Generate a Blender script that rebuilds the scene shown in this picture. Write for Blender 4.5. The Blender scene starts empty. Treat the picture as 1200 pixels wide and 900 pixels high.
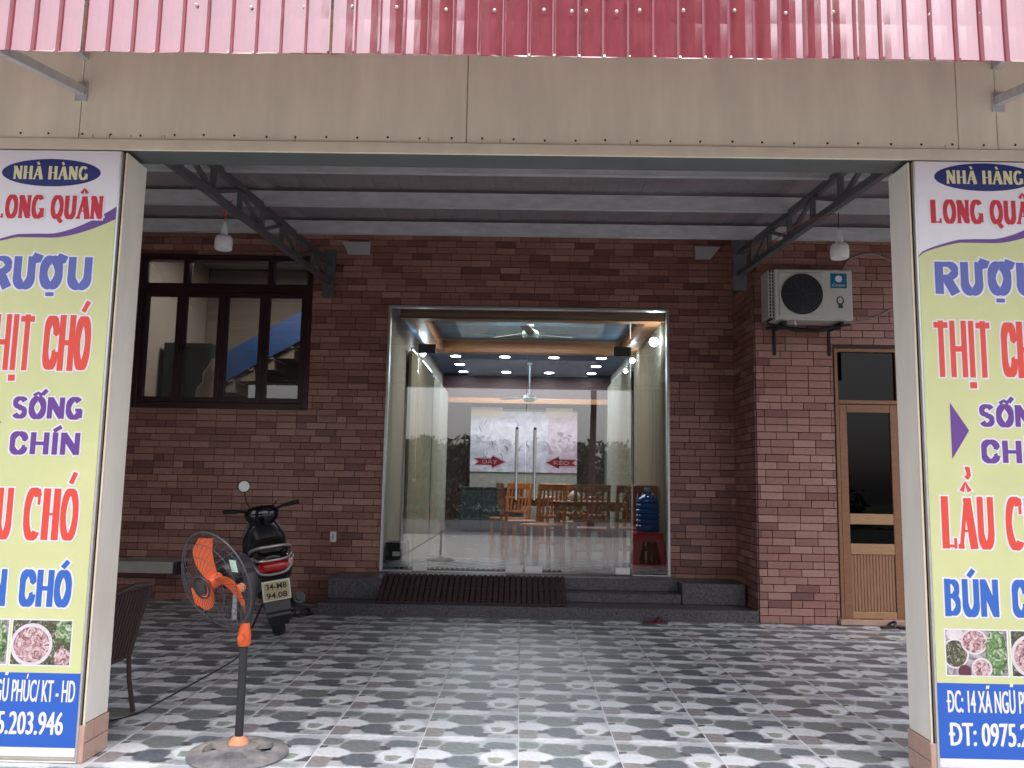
import bpy, math, random
from math import radians as rad, sin, cos, pi
from mathutils import Vector, Matrix
random.seed(7)
S = bpy.context.scene
# ------------------------------------------------------------------ camera
cd = bpy.data.cameras.new('camera'); cam = bpy.data.objects.new('camera', cd); S.collection.objects.link(cam)
cd.sensor_width = 36; cd.lens = 965 / 1200 * 36; cd.clip_end = 2000; cd.clip_start = .05
yaw, pitch, roll = rad(.72), rad(6.85), rad(1.0)
fwd = Vector((-sin(yaw) * cos(pitch), cos(yaw) * cos(pitch), sin(pitch)))
rt = Vector((cos(yaw), sin(yaw), 0)); up = rt.cross(fwd)
r2 = rt * cos(roll) + up * sin(roll); u2 = -rt * sin(roll) + up * cos(roll)
cam.matrix_world = Matrix(((r2.x, u2.x, -fwd.x, 0), (r2.y, u2.y, -fwd.y, 0), (r2.z, u2.z, -fwd.z, 1.33), (0, 0, 0, 1)))
S.camera = cam
# ------------------------------------------------------------------ sky and sun
w = bpy.data.worlds.new('World'); S.world = w; w.use_nodes = True
nt = w.node_tree; nt.nodes.clear()
sky = nt.nodes.new('ShaderNodeTexSky'); sky.sky_type = 'NISHITA'; sky.sun_disc = False
SUN_EL, SUN_AZ = rad(68), rad(168)          # azimuth measured clockwise from +Y: behind the camera
sky.sun_elevation = SUN_EL; sky.sun_rotation = SUN_AZ; sky.air_density = 1.2; sky.dust_density = 4.0; sky.ozone_density = .6
hs = nt.nodes.new('ShaderNodeHueSaturation'); hs.inputs['Saturation'].default_value = .22
mul = nt.nodes.new('ShaderNodeMix'); mul.data_type = 'RGBA'; mul.blend_type = 'MULTIPLY'; mul.inputs[0].default_value = 1
mul.inputs[7].default_value = (1.0, .965, 1.0, 1)
bg = nt.nodes.new('ShaderNodeBackground'); bg.inputs[1].default_value = .15
wo = nt.nodes.new('ShaderNodeOutputWorld')
nt.links.new(sky.outputs[0], hs.inputs['Color']); nt.links.new(hs.outputs[0], mul.inputs[6])
nt.links.new(mul.outputs[2], bg.inputs[0]); nt.links.new(bg.outputs[0], wo.inputs[0])
sl = bpy.data.lights.new('sun', 'SUN'); sl.energy = .5; sl.angle = rad(80); sl.color = (1, .96, .92)
so = bpy.data.objects.new('sun', sl); S.collection.objects.link(so)
sd = Vector((sin(SUN_AZ) * cos(SUN_EL), cos(SUN_AZ) * cos(SUN_EL), sin(SUN_EL)))
so.rotation_euler = sd.to_track_quat('Z', 'Y').to_euler(); so.location = (0, -10, 20)
S.view_settings.view_transform = 'Standard'; S.view_settings.look = 'None'; S.view_settings.gamma = 1
S.view_settings.exposure = 1.2
S.cycles.max_bounces = 8; S.cycles.transparent_max_bounces = 16
S.cycles.use_denoising = True

# ------------------------------------------------------------------ materials
def lin(c):  # sRGB 0-255 -> linear
    return tuple((x / 255 / 12.92 if x / 255 <= .04045 else ((x / 255 + .055) / 1.055) ** 2.4) for x in c)
MATS = {}
def mat(name, col, rough=.6, metal=0, noise=0, nscale=20, bump=0, bscale=60, coat=0, stretch=(1, 1, 1), emit=None, espec=.5, dust=0):
    if name in MATS: return MATS[name]
    m = bpy.data.materials.new(name); m.use_nodes = True; MATS[name] = m
    t = m.node_tree; b = t.nodes['Principled BSDF']
    b.inputs['Base Color'].default_value = (*col, 1); b.inputs['Roughness'].default_value = rough
    b.inputs['Metallic'].default_value = metal; b.inputs['Specular IOR Level'].default_value = espec
    b.inputs['Coat Weight'].default_value = coat
    if noise or bump or dust:
        g = t.nodes.new('ShaderNodeNewGeometry'); mp = t.nodes.new('ShaderNodeMapping'); mp.inputs['Scale'].default_value = stretch
        t.links.new(g.outputs['Position'], mp.inputs[0])
    if noise:
        n = t.nodes.new('ShaderNodeTexNoise'); n.inputs['Scale'].default_value = nscale; n.inputs['Detail'].default_value = 6; n.inputs['Roughness'].default_value = .65
        t.links.new(mp.outputs[0], n.inputs['Vector'])
        r = t.nodes.new('ShaderNodeMapRange'); r.inputs[1].default_value = .25; r.inputs[2].default_value = .75
        r.inputs[3].default_value = 1 - noise; r.inputs[4].default_value = 1 + noise
        t.links.new(n.outputs['Fac'], r.inputs[0])
        x = t.nodes.new('ShaderNodeVectorMath'); x.operation = 'SCALE'; x.inputs[0].default_value = col
        t.links.new(r.outputs[0], x.inputs['Scale']); t.links.new(x.outputs[0], b.inputs['Base Color'])
        rr = t.nodes.new('ShaderNodeMapRange'); rr.inputs[3].default_value = max(.03, rough - .12); rr.inputs[4].default_value = min(1, rough + .15)
        t.links.new(n.outputs['Fac'], rr.inputs[0]); t.links.new(rr.outputs[0], b.inputs['Roughness'])
        if dust:
            n2 = t.nodes.new('ShaderNodeTexNoise'); n2.inputs['Scale'].default_value = 7; n2.inputs['Detail'].default_value = 8
            t.links.new(g.outputs['Position'], n2.inputs['Vector'])
            r2_ = t.nodes.new('ShaderNodeMapRange'); r2_.inputs[1].default_value = .4; r2_.inputs[2].default_value = .7; r2_.inputs[4].default_value = dust
            t.links.new(n2.outputs['Fac'], r2_.inputs[0])
            mx = t.nodes.new('ShaderNodeMix'); mx.data_type = 'RGBA'; mx.inputs[7].default_value = (.42, .39, .37, 1)
            t.links.new(r2_.outputs[0], mx.inputs[0]); t.links.new(x.outputs[0], mx.inputs[6]); t.links.new(mx.outputs[2], b.inputs['Base Color'])
    if bump:
        n = t.nodes.new('ShaderNodeTexNoise'); n.inputs['Scale'].default_value = bscale; n.inputs['Detail'].default_value = 4
        t.links.new(mp.outputs[0], n.inputs['Vector'])
        bp = t.nodes.new('ShaderNodeBump'); bp.inputs['Strength'].default_value = bump; bp.inputs['Distance'].default_value = .01
        t.links.new(n.outputs['Fac'], bp.inputs['Height']); t.links.new(bp.outputs[0], b.inputs['Normal'])
    if emit:
        b.inputs['Emission Color'].default_value = (*emit[0], 1); b.inputs['Emission Strength'].default_value = emit[1]
    return m
def glass(name, refl, tint=(1, 1, 1), rough=0.0):
    m = bpy.data.materials.new(name); m.use_nodes = True; MATS[name] = m
    t = m.node_tree; t.nodes.clear()
    o = t.nodes.new('ShaderNodeOutputMaterial'); tr = t.nodes.new('ShaderNodeBsdfTransparent'); tr.inputs[0].default_value = (*tint, 1)
    gl = t.nodes.new('ShaderNodeBsdfGlossy'); gl.inputs['Roughness'].default_value = rough
    lw = t.nodes.new('ShaderNodeFresnel'); lw.inputs['IOR'].default_value = refl
    mx = t.nodes.new('ShaderNodeMixShader')
    t.links.new(lw.outputs[0], mx.inputs[0]); t.links.new(tr.outputs[0], mx.inputs[1]); t.links.new(gl.outputs[0], mx.inputs[2]); t.links.new(mx.outputs[0], o.inputs[0])
    return m
M_cream = mat('painted_cement_board', (.85, .80, .65), .6, noise=.11, nscale=2.2, bump=.06, bscale=90, stretch=(2.5, 1, .5))
M_trim = mat('cream_trim', (.74, .68, .55), .5, noise=.10, nscale=5)
M_reveal = mat('pale_pillar_board', (.84, .81, .73), .55, noise=.09, nscale=3, bump=.05, bscale=80, stretch=(2, 2, .5))
M_dark = mat('dark_gap', (.03, .028, .026), .8)
M_alu = mat('aluminium', (.62, .62, .62), .35, .8, noise=.08, nscale=30)
M_galv = mat('galvanised_steel', (.54, .55, .57), .5, .3, noise=.2, nscale=6, stretch=(1, 3, 3))
M_truss = mat('painted_truss_steel', (.125, .125, .135), .5, .3, noise=.2, nscale=9)
M_beam = mat('green_grey_beam', (.12, .14, .14), .5, .2, noise=.15, nscale=7)
M_red = mat('red_sheet_paint', (.33, .035, .065), .35, 0, noise=.22, nscale=9, bump=.30, bscale=5, coat=1, stretch=(3, 3, .9))
M_red.node_tree.nodes['Principled BSDF'].inputs['Coat IOR'].default_value = 2.9; M_red.node_tree.nodes['Principled BSDF'].inputs['Coat Roughness'].default_value = .08
M_under = mat('roof_underside', (.24, .205, .22), .6, .1, noise=.2, nscale=4)
M_mortar = mat('grey_mortar', (.075, .05, .048), .85, noise=.15, nscale=40)
BR = [mat('brick_tone_' + n, c, .32, noise=.16, nscale=28, bump=.2, bscale=70) for n, c in
      (('maroon', (.225, .090, .076)), ('dark_rust', (.275, .120, .098)), ('rust', (.33, .155, .126)), ('clay', (.375, .190, .152)), ('pale_clay', (.42, .225, .185)), ('smoky', (.185, .078, .070)))]
M_granite = mat('dark_granite', (.085, .08, .092), .3, noise=.95, nscale=55)
M_grout = mat('tile_grout', (.82, .83, .86), .8, noise=.1, nscale=30)
M_conc = mat('concrete', (.42, .40, .375), .85, noise=.15, nscale=3, bump=.2)
M_asph = mat('asphalt', (.07, .07, .072), .85, noise=.2, nscale=4, bump=.2)
M_frame = mat('maroon_window_frame', (.035, .010, .012), .35, noise=.1, nscale=10)
M_ss = mat('brushed_steel', (.7, .7, .7), .25, .9)
M_satin = mat('satin_white_metal', (.8, .8, .8), .35, .3)
M_black = mat('black_plastic', (.012, .012, .014), .35)
M_gloss = mat('black_gloss_paint', (.008, .008, .010), .16, coat=.5)
M_rub = mat('rubber', (.02, .02, .02), .8, noise=.2, nscale=60)
M_orange = mat('orange_plastic', (.70, .115, .025), .35)
M_palorange = mat('dusty_orange_plastic', (.80, .33, .17), .5, noise=.15, nscale=30)
M_dgrey = mat('dark_grey_plastic', (.022, .022, .027), .4)
M_base = mat('dusty_grey_plastic', (.17, .17, .18), .6, noise=.2, nscale=30, dust=1.1)
M_wood = mat('honey_wood', (.27, .125, .06), .35, noise=.3, nscale=9, stretch=(1, 1, 9))
M_woodh = mat('honey_wood_panel', (.34, .18, .10), .4, noise=.2, nscale=9, stretch=(9, 9, 1))
M_rail = mat('pale_wood_rail', (.42, .24, .125), .35, noise=.2, nscale=9, stretch=(1, 9, 9))
M_beamw = mat('ceiling_wood', (.42, .19, .08), .4, noise=.35, nscale=5, stretch=(2, 2, 12))
M_chairw = mat('reddish_chair_wood', (.30, .085, .045), .3, noise=.25, nscale=8, stretch=(8, 8, 1), coat=.3)
M_chairo = mat('orange_chair_wood', (.50, .16, .05), .3, noise=.25, nscale=8, stretch=(8, 8, 1), coat=.3)
M_white = mat('white_plastic', (.78, .78, .78), .4)
M_ac = mat('off_white_metal', (.56, .54, .51), .45, noise=.06, nscale=8)
M_redpl = mat('red_plastic', (.55, .012, .02), .3)
M_brown = mat('dark_brown_weave', (.045, .022, .02), .5, noise=.3, nscale=80)
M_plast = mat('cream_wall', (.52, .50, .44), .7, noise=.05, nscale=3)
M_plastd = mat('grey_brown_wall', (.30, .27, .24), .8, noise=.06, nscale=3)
M_curt = mat('cream_curtain', (.29, .27, .22), .8, noise=.12, nscale=6, stretch=(6, 6, .5))
M_blue = mat('blue_ceiling', (.16, .34, .55), .55, noise=.06, nscale=3)
M_dblue = mat('dark_blue_ceiling', (.05, .09, .19), .5)
M_maroon = mat('dark_maroon_board', (.07, .025, .03), .5)
M_bluep = mat('blue_stair_paint', (.035, .10, .28), .5)
M_floor = mat('grey_floor_tile', (.14, .13, .125), .22, noise=.1, nscale=2)
M_led = mat('led_lamp', (1, 1, 1), .5, emit=((.86, .93, 1), 40))
M_tube = mat('tube_lamp', (1, 1, 1), .5, emit=((.85, .92, 1), 9))
M_leaf = [mat('leaf_' + n, c, .6) for n, c in (('dark', (.06, .095, .04)), ('mid', (.09, .13, .055)), ('light', (.12, .16, .07)))]
M_bark = mat('bark', (.12, .09, .07), .9, noise=.3, nscale=10)
G_door = glass('door_glass', 2.25, (.88, .92, .92))
G_win = glass('window_glass', 1.9, (.60, .60, .62))
G_black = glass('dark_glass', 1.35, (.12, .12, .13))

# ------------------------------------------------------------------ mesh helpers
class MB:
    def __init__(s): s.v = []; s.f = []; s.m = []
    def add(s, vs, fs, mi=0):
        o = len(s.v); s.v += [tuple(v) for v in vs]; s.f += [tuple(i + o for i in f) for f in fs]; s.m += [mi] * len(fs); return s
    def box(s, x0, x1, y0, y1, z0, z1, mi=0, T=None):
        v = [Vector((x, y, z)) for z in (z0, z1) for y in (y0, y1) for x in (x0, x1)]
        if T: v = [T @ q for q in v]
        return s.add(v, [(0, 2, 3, 1), (4, 5, 7, 6), (0, 1, 5, 4), (2, 6, 7, 3), (0, 4, 6, 2), (1, 3, 7, 5)], mi)
    def bbox(s, x0, x1, y0, y1, z0, z1, b=.004, mi=0, T=None):   # chamfered box
        sx, sy, sz = (x1 - x0) / 2, (y1 - y0) / 2, (z1 - z0) / 2; c = Vector(((x0 + x1) / 2, (y0 + y1) / 2, (z0 + z1) / 2))
        b = min(b, sx * .9, sy * .9, sz * .9)
        vs = []; idx = {}
        for ix in (-1, 1):
            for iy in (-1, 1):
                for iz in (-1, 1):
                    for ax in range(3):
                        p = [ix * (sx - b), iy * (sy - b), iz * (sz - b)]; p[ax] = (ix * sx, iy * sy, iz * sz)[ax]
                        idx[(ix, iy, iz, ax)] = len(vs); q = c + Vector(p); vs.append(T @ q if T else q)
        fs = []
        for ax in range(3):
            a, d = [k for k in range(3) if k != ax]
            for sg in (-1, 1):
                q = []
                for (i, j) in ((-1, -1), (1, -1), (1, 1), (-1, 1)):
                    k = [0, 0, 0]; k[ax] = sg; k[a] = i; k[d] = j; q.append(idx[(*k, ax)])
                if (sg == -1) != (ax == 1): q.reverse()
                fs.append(q)
        for ax in range(3):
            a, d = [k for k in range(3) if k != ax]
            for i in (-1, 1):
                for j in (-1, 1):
                    q = []
                    for t_, which in ((-1, a), (-1, d), (1, d), (1, a)):
                        k = [0, 0, 0]; k[ax] = t_; k[a] = i; k[d] = j; q.append(idx[(*k, which)])
                    fs.append(q)
        for ix in (-1, 1):
            for iy in (-1, 1):
                for iz in (-1, 1): fs.append([idx[(ix, iy, iz, a)] for a in range(3)])
        return s.add(vs, fs, mi)
    def ring(s, c, ax, up_, r, n, rx=None):
        ax = Vector(ax).normalized(); u = Vector(up_); u = (u - ax * u.dot(ax))
        if u.length < 1e-6: u = ax.orthogonal()
        u.normalize(); w_ = ax.cross(u)
        rx = r if rx is None else rx
        return [Vector(c) + u * (r * cos(2 * pi * i / n)) + w_ * (rx * sin(2 * pi * i / n)) for i in range(n)]
    def tube(s, pts, r, n=8, mi=0, closed=False, cap=True):
        pts = [Vector(p) for p in pts]; N = len(pts); rs = r if isinstance(r, (list, tuple)) else [r] * N
        o = len(s.v); prev = None
        for i, p in enumerate(pts):
            if closed: d = pts[(i + 1) % N] - pts[i - 1]
            else: d = pts[min(i + 1, N - 1)] - pts[max(i - 1, 0)]
            d.normalize()
            if prev is None: u = d.orthogonal().normalized()
            else:
                u = prev - d * prev.dot(d)
                if u.length < 1e-6: u = d.orthogonal()
                u.normalize()
            prev = u; w_ = d.cross(u)
            for k in range(n):
                q = p + (u * cos(2 * pi * k / n) + w_ * sin(2 * pi * k / n)) * rs[i]; s.v.append(tuple(q))
        M_ = N if closed else N - 1
        for i in range(M_):
            a = o + i * n; b = o + ((i + 1) % N) * n
            for k in range(n):
                s.f.append((a + k, a + (k + 1) % n, b + (k + 1) % n, b + k)); s.m.append(mi)
        if cap and not closed:
            s.f.append(tuple(o + k for k in reversed(range(n)))); s.m.append(mi)
            s.f.append(tuple(o + (N - 1) * n + k for k in range(n))); s.m.append(mi)
        return s
    def lathe(s, prof, n=24, mi=0, c=(0, 0, 0), T=None, cap=True):   # prof: [(r,z)] about z
        o = len(s.v)
        for r, z in prof:
            for k in range(n):
                q = Vector((c[0] + r * cos(2 * pi * k / n), c[1] + r * sin(2 * pi * k / n), c[2] + z)); s.v.append(tuple(T @ q if T else q))
        for i in range(len(prof) - 1):
            a = o + i * n; b = a + n
            for k in range(n): s.f.append((a + k, a + (k + 1) % n, b + (k + 1) % n, b + k)); s.m.append(mi)
        if cap:
            s.f.append(tuple(o + k for k in reversed(range(n)))); s.m.append(mi)
            s.f.append(tuple(o + (len(prof) - 1) * n + k for k in range(n))); s.m.append(mi)
        return s
    def loft(s, rings, mi=0, cap=True):
        o = len(s.v); n = len(rings[0])
        for r in rings: s.v += [tuple(p) for p in r]
        for i in range(len(rings) - 1):
            a = o + i * n; b = a + n
            for k in range(n): s.f.append((a + k, a + (k + 1) % n, b + (k + 1) % n, b + k)); s.m.append(mi)
        if cap:
            s.f.append(tuple(o + k for k in reversed(range(n)))); s.m.append(mi)
            s.f.append(tuple(o + (len(rings) - 1) * n + k for k in range(n))); s.m.append(mi)
        return s
    def prism(s, pts, d, mi=0):   # polygon pts (3d) extruded by vector d
        n = len(pts); P = [Vector(p) for p in pts]; Q = [p + Vector(d) for p in P]
        return s.add(P + Q, [tuple(reversed(range(n))), tuple(range(n, 2 * n))] + [(i, (i + 1) % n, n + (i + 1) % n, n + i) for i in range(n)], mi)
    def mesh(s, name, mats):
        me = bpy.data.meshes.new(name); me.from_pydata(s.v, [], s.f)
        for m in (mats if isinstance(mats, (list, tuple)) else [mats]): me.materials.append(m)
        me.polygons.foreach_set('material_index', s.m); me.update()
        return me
    def build(s, name, mats, parent=None, smooth=False, fix=True):
        me = s.mesh(name, mats)
        if fix:
            import bmesh
            b = bmesh.new(); b.from_mesh(me); bmesh.ops.recalc_face_normals(b, faces=b.faces); b.to_mesh(me); b.free()
        if smooth:
            for p in me.polygons: p.use_smooth = True
            try: me.set_sharp_from_angle(angle=rad(40))
            except Exception: pass
        return link(name, me, parent)
def link(name, me, parent=None):
    o = bpy.data.objects.new(name, me); S.collection.objects.link(o)
    if parent: o.parent = parent
    return o
def tag(o, label=None, cat=None, group=None, kind=None):
    if label: o['label'] = label
    if cat: o['category'] = cat
    if group: o['group'] = group
    if kind: o['kind'] = kind
    return o
def thing(name, loc, label, cat, rz=0, group=None):
    o = bpy.data.objects.new(name, None); S.collection.objects.link(o); o.empty_display_size = .1
    o.location = loc; o.rotation_euler = (0, 0, rz)
    return tag(o, label, cat, group)
def dup(o, loc=None, rz=None, label=None, parent=None):
    c = o.copy(); S.collection.objects.link(c)
    if parent: c.parent = parent
    for ch in list(o.children): dup(ch, parent=c)
    if loc is not None: c.location = loc
    if rz is not None: c.rotation_euler = (0, 0, rz)
    if label: c['label'] = label
    return c
def sbox(name, m, *b): return tag(MB().box(*b).build(name, m), kind='structure')

# ------------------------------------------------------------------ lettering
def text_mesh(body, x0, x1, z0, z1, m, y, parent, name='small_lettering', off=0.0, grow=0.0, shear=0.0):
    cu = bpy.data.curves.new('t', 'FONT'); cu.size = 1; cu.fill_mode = 'FRONT' if False else 'FRONT'; cu.offset = off; cu.resolution_u = 3; cu.shear = shear
    def mk(b, offset):
        cu.body = b; cu.offset = offset
        o = bpy.data.objects.new('t', cu); S.collection.objects.link(o)
        dg = bpy.context.evaluated_depsgraph_get(); dg.update()
        me = bpy.data.meshes.new_from_object(o.evaluated_get(dg)); bpy.data.objects.remove(o); return me
    h = mk('H', off); cap = [v.co.y for v in h.vertices]; c0, c1 = min(cap), max(cap)
    base = mk(body, off); xs = [v.co.x for v in base.vertices]; a, b_ = min(xs), max(xs)
    sx = (x1 - x0) / (b_ - a); sz = (z1 - z0) / (c1 - c0)
    if grow: me = mk(body, off + grow)
    else: me = base
    for v in me.vertices:
        v.co = Vector((x0 + (v.co.x - a) * sx, y, z0 + (v.co.y - c0) * sz))
    me.materials.clear(); me.materials.append(m)
    o = link(name, me, parent); return o

# stroke lettering with thick stems and slab serifs (each glyph drawn in a unit box)
def arc(cx, cy, rx, ry, a0, a1, n=18): return [(cx + rx * cos(rad(a0 + (a1 - a0) * i / n)), cy + ry * sin(rad(a0 + (a1 - a0) * i / n))) for i in range(n + 1)]
GL = {  # strokes: ('s', pts, w) w is weight factor; serifs: list of x,y
    'L': ([([(.28, 0), (.28, 1)], 1), ([(.28, .05), (.88, .05)], .45), ([(.84, 0), (.84, .2)], .4)], [(.28, 0), (.28, 1)]),
    'O': ([(arc(.5, .5, .36, .46, 0, 360, 28), .8)], []),
    'N': ([([(.18, 0), (.18, 1)], .7), ([(.18, .95), (.82, .05)], 1), ([(.82, 0), (.82, 1)], .7)], [(.18, 0), (.18, 1), (.82, 1)]),
    'G': ([(arc(.5, .5, .36, .46, 42, 330, 24), .8), ([(.84, .05), (.84, .42)], .8), ([(.6, .42), (.98, .42)], .4)], []),
    'Q': ([(arc(.5, .5, .36, .46, 0, 360, 28), .8), ([(.5, .2), (.75, -.05), (.95, -.16)], .7)], []),
    'U': ([([(.2, 1), (.2, .4)] + arc(.5, .36, .3, .32, 180, 360, 12) + [(.8, .4), (.8, 1)], .85)], [(.2, 1), (.8, 1)]),
    'A': ([([(.1, 0), (.48, .97)], .5), ([(.52, .97), (.86, 0)], 1), ([(.26, .34), (.72, .34)], .4)], [(.1, 0), (.86, 0)]),
    'H': ([([(.2, 0), (.2, 1)], 1), ([(.8, 0), (.8, 1)], 1), ([(.2, .5), (.8, .5)], .4)], [(.2, 0), (.2, 1), (.8, 0), (.8, 1)]),
    'C': ([(arc(.52, .5, .37, .46, 48, 312, 24), .85), ([(.82, .68), (.82, .98)], .4)], []),
}
MARK = {'Â': ('A', [[(.25, 1.1), (.48, 1.3), (.72, 1.1)]]), 'À': ('A', [[(.36, 1.3), (.55, 1.1)]]),
        'Ẩ': ('A', [[(.25, 1.1), (.48, 1.27), (.72, 1.1)], [(.55, 1.35), (.72, 1.42), (.66, 1.55), (.5, 1.55)]]),
        'Ó': ('O', [[(.45, 1.1), (.7, 1.32)]])}
SANS = {
    'R': (.95, [([(.2, 0), (.2, 1)], 1), ([(.2, .92), (.55, .92)] + arc(.55, .72, .3, .2, 90, -90, 10) + [(.2, .5)], .8), ([(.5, .5), (.86, 0)], .95)]),
    'U': (1, [([(.18, 1), (.18, .4)] + arc(.5, .38, .32, .32, 180, 360, 14) + [(.82, .4), (.82, 1)], .95)]),
    'O': (1, [(arc(.5, .5, .35, .43, 0, 360, 32), .95)]), 'T': (.85, [([(.5, 0), (.5, 1)], 1), ([(.02, .92), (.98, .92)], .85)]),
    'H': (1, [([(.17, 0), (.17, 1)], 1), ([(.83, 0), (.83, 1)], 1), ([(.17, .5), (.83, .5)], .8)]), 'I': (.42, [([(.5, 0), (.5, 1)], 1)]),
    'C': (.95, [([(.85, .66)] + arc(.5, .66, .33, .27, 0, 180, 12) + arc(.5, .34, .33, .27, 180, 360, 12) + [(.85, .34)], .95)]),
    'S': (.9, [(arc(.5, .73, .32, .20, 20, 270, 12) + arc(.5, .28, .32, .21, 90, -160, 12), .8)]),
    'N': (1, [([(.15, 0), (.15, 1)], .95), ([(.15, .93), (.85, .07)], .95), ([(.85, 0), (.85, 1)], .95)]),
    'G': (1, [(arc(.5, .5, .35, .43, 45, 340, 24), .9), ([(.84, .05), (.84, .44)], .85), ([(.55, .42), (.92, .42)], .7)]),
    'B': (.95, [([(.2, 0), (.2, 1)], 1), ([(.2, .92), (.5, .92)] + arc(.5, .73, .27, .19, 90, -90, 10) + [(.2, .54)], .8), ([(.2, .54), (.5, .54)] + arc(.5, .31, .32, .23, 90, -90, 10) + [(.2, .08)], .8)]),
}
HORN = [(.86, .90), (1.04, .93), (1.12, 1.08)]
MARK2 = {'Ư': ('U', [HORN], 1), 'Ợ': ('O', [[(.74, .86), (.94, .92), (1.02, 1.06)], [(.5, -.12), (.5, -.24)]], 1), 'Ị': ('I', [[(.5, -.08), (.5, -.19)]], 1.3), 'Ó': ('O', [[(.40, 1.06), (.72, 1.25)]], .62),
         'Ố': ('O', [[(.24, 1.05), (.48, 1.2), (.72, 1.05)], [(.74, 1.12), (.98, 1.34)]], .6), 'Í': ('I', [[(.25, 1.06), (1.15, 1.27)]], .6), 'Ú': ('U', [[(.40, 1.06), (.72, 1.25)]], .62)}
def slab(body, x0, x1, z0, z1, wt, m, y, parent, grow=0, serif=.16, sans=False, hz=None):
    wof = lambda c: .45 if c == ' ' else (SANS[MARK2.get(c, (c,))[0]][0] if sans else 1)
    n = sum(wof(c) for c in body); cw = (x1 - x0) / n; X = x0; H = z1 - z0; b = MB(); lev = [0]
    hz = hz or .62
    def lv(): lev[0] = (lev[0] + 1) % 127; return y - lev[0] * .0000065
    def stroke(pts, wx, wz):
        pts = [p for i, p in enumerate(pts) if i == 0 or abs(p[0] - pts[i - 1][0]) + abs(p[1] - pts[i - 1][1]) > 1e-5]
        P = [Vector((p[0], 0, p[1])) for p in pts]; L = []; R = []
        for i, p in enumerate(P):
            if len(P) > 3 and (P[0] - P[-1]).length < 1e-6 and i in (0, len(P) - 1): d = P[1] - P[-2]; e = Vector()
            else:
                d = P[min(i + 1, len(P) - 1)] - P[max(i - 1, 0)]; e = d.normalized() * (grow if i == len(P) - 1 else -grow if i == 0 else 0)
            d.normalize(); nrm = Vector((-d.z, 0, d.x))
            hw = abs(nrm.x) * wx + abs(nrm.z) * wz
            L.append(p + nrm * hw + e); R.append(p - nrm * hw + e)
        for i in range(len(P) - 1):
            yy = lv(); b.add([(q.x, yy, q.z) for q in (L[i], R[i], R[i + 1])], [(0, 1, 2)]); yy = lv(); b.add([(q.x, yy, q.z) for q in (L[i], R[i + 1], L[i + 1])], [(0, 1, 2)])
    for c in body:
        if c == ' ': X += .45 * cw; continue
        if sans: g, marks, mw = MARK2.get(c, (c, [], 1)); gw, st = SANS[g]; sf = []
        else: g, marks = MARK.get(c, (c, [])); st, sf = GL[g]; gw = 1; mw = .54
        cwg = cw * gw; hk = .87 if c in 'ƯỢ' else 1; f = lambda p: (X + cwg * (.035 + .93 * hk * p[0]), z0 + H * p[1])
        for pts, k in st: stroke([f(p) for p in pts], wt * k / 2 + grow, wt * min(k, 1) * hz / 2 + grow)
        for p in sf:
            q = f(p); hx = cw * serif + grow; hh = H * .045 + grow; zz = q[1] + (hh - grow if p[1] < .5 else -hh + grow); yy = lv()
            b.add([(q[0] - hx, yy, zz - hh), (q[0] + hx, yy, zz - hh), (q[0] + hx, yy, zz + hh), (q[0] - hx, yy, zz + hh)], [(0, 1, 2, 3)])
        for mk in marks: stroke([f(p) for p in mk], wt * mw * .5 + grow, wt * mw * .42 + grow)
        X += cwg
    return b.build('lettering', m, parent, fix=False)

# ================================================================== SETTING
ground = sbox('ground', M_conc, -60, 60, -60, 3.496, -.12, -.012)
sbox('road', M_asph, -60, 60, -11, -3, -.02, -.008)
sbox('grass_verge', mat('grass', (.045, .07, .025), .9, noise=.5, nscale=2), -60, 60, -60, -11.2, -.02, .03)
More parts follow.
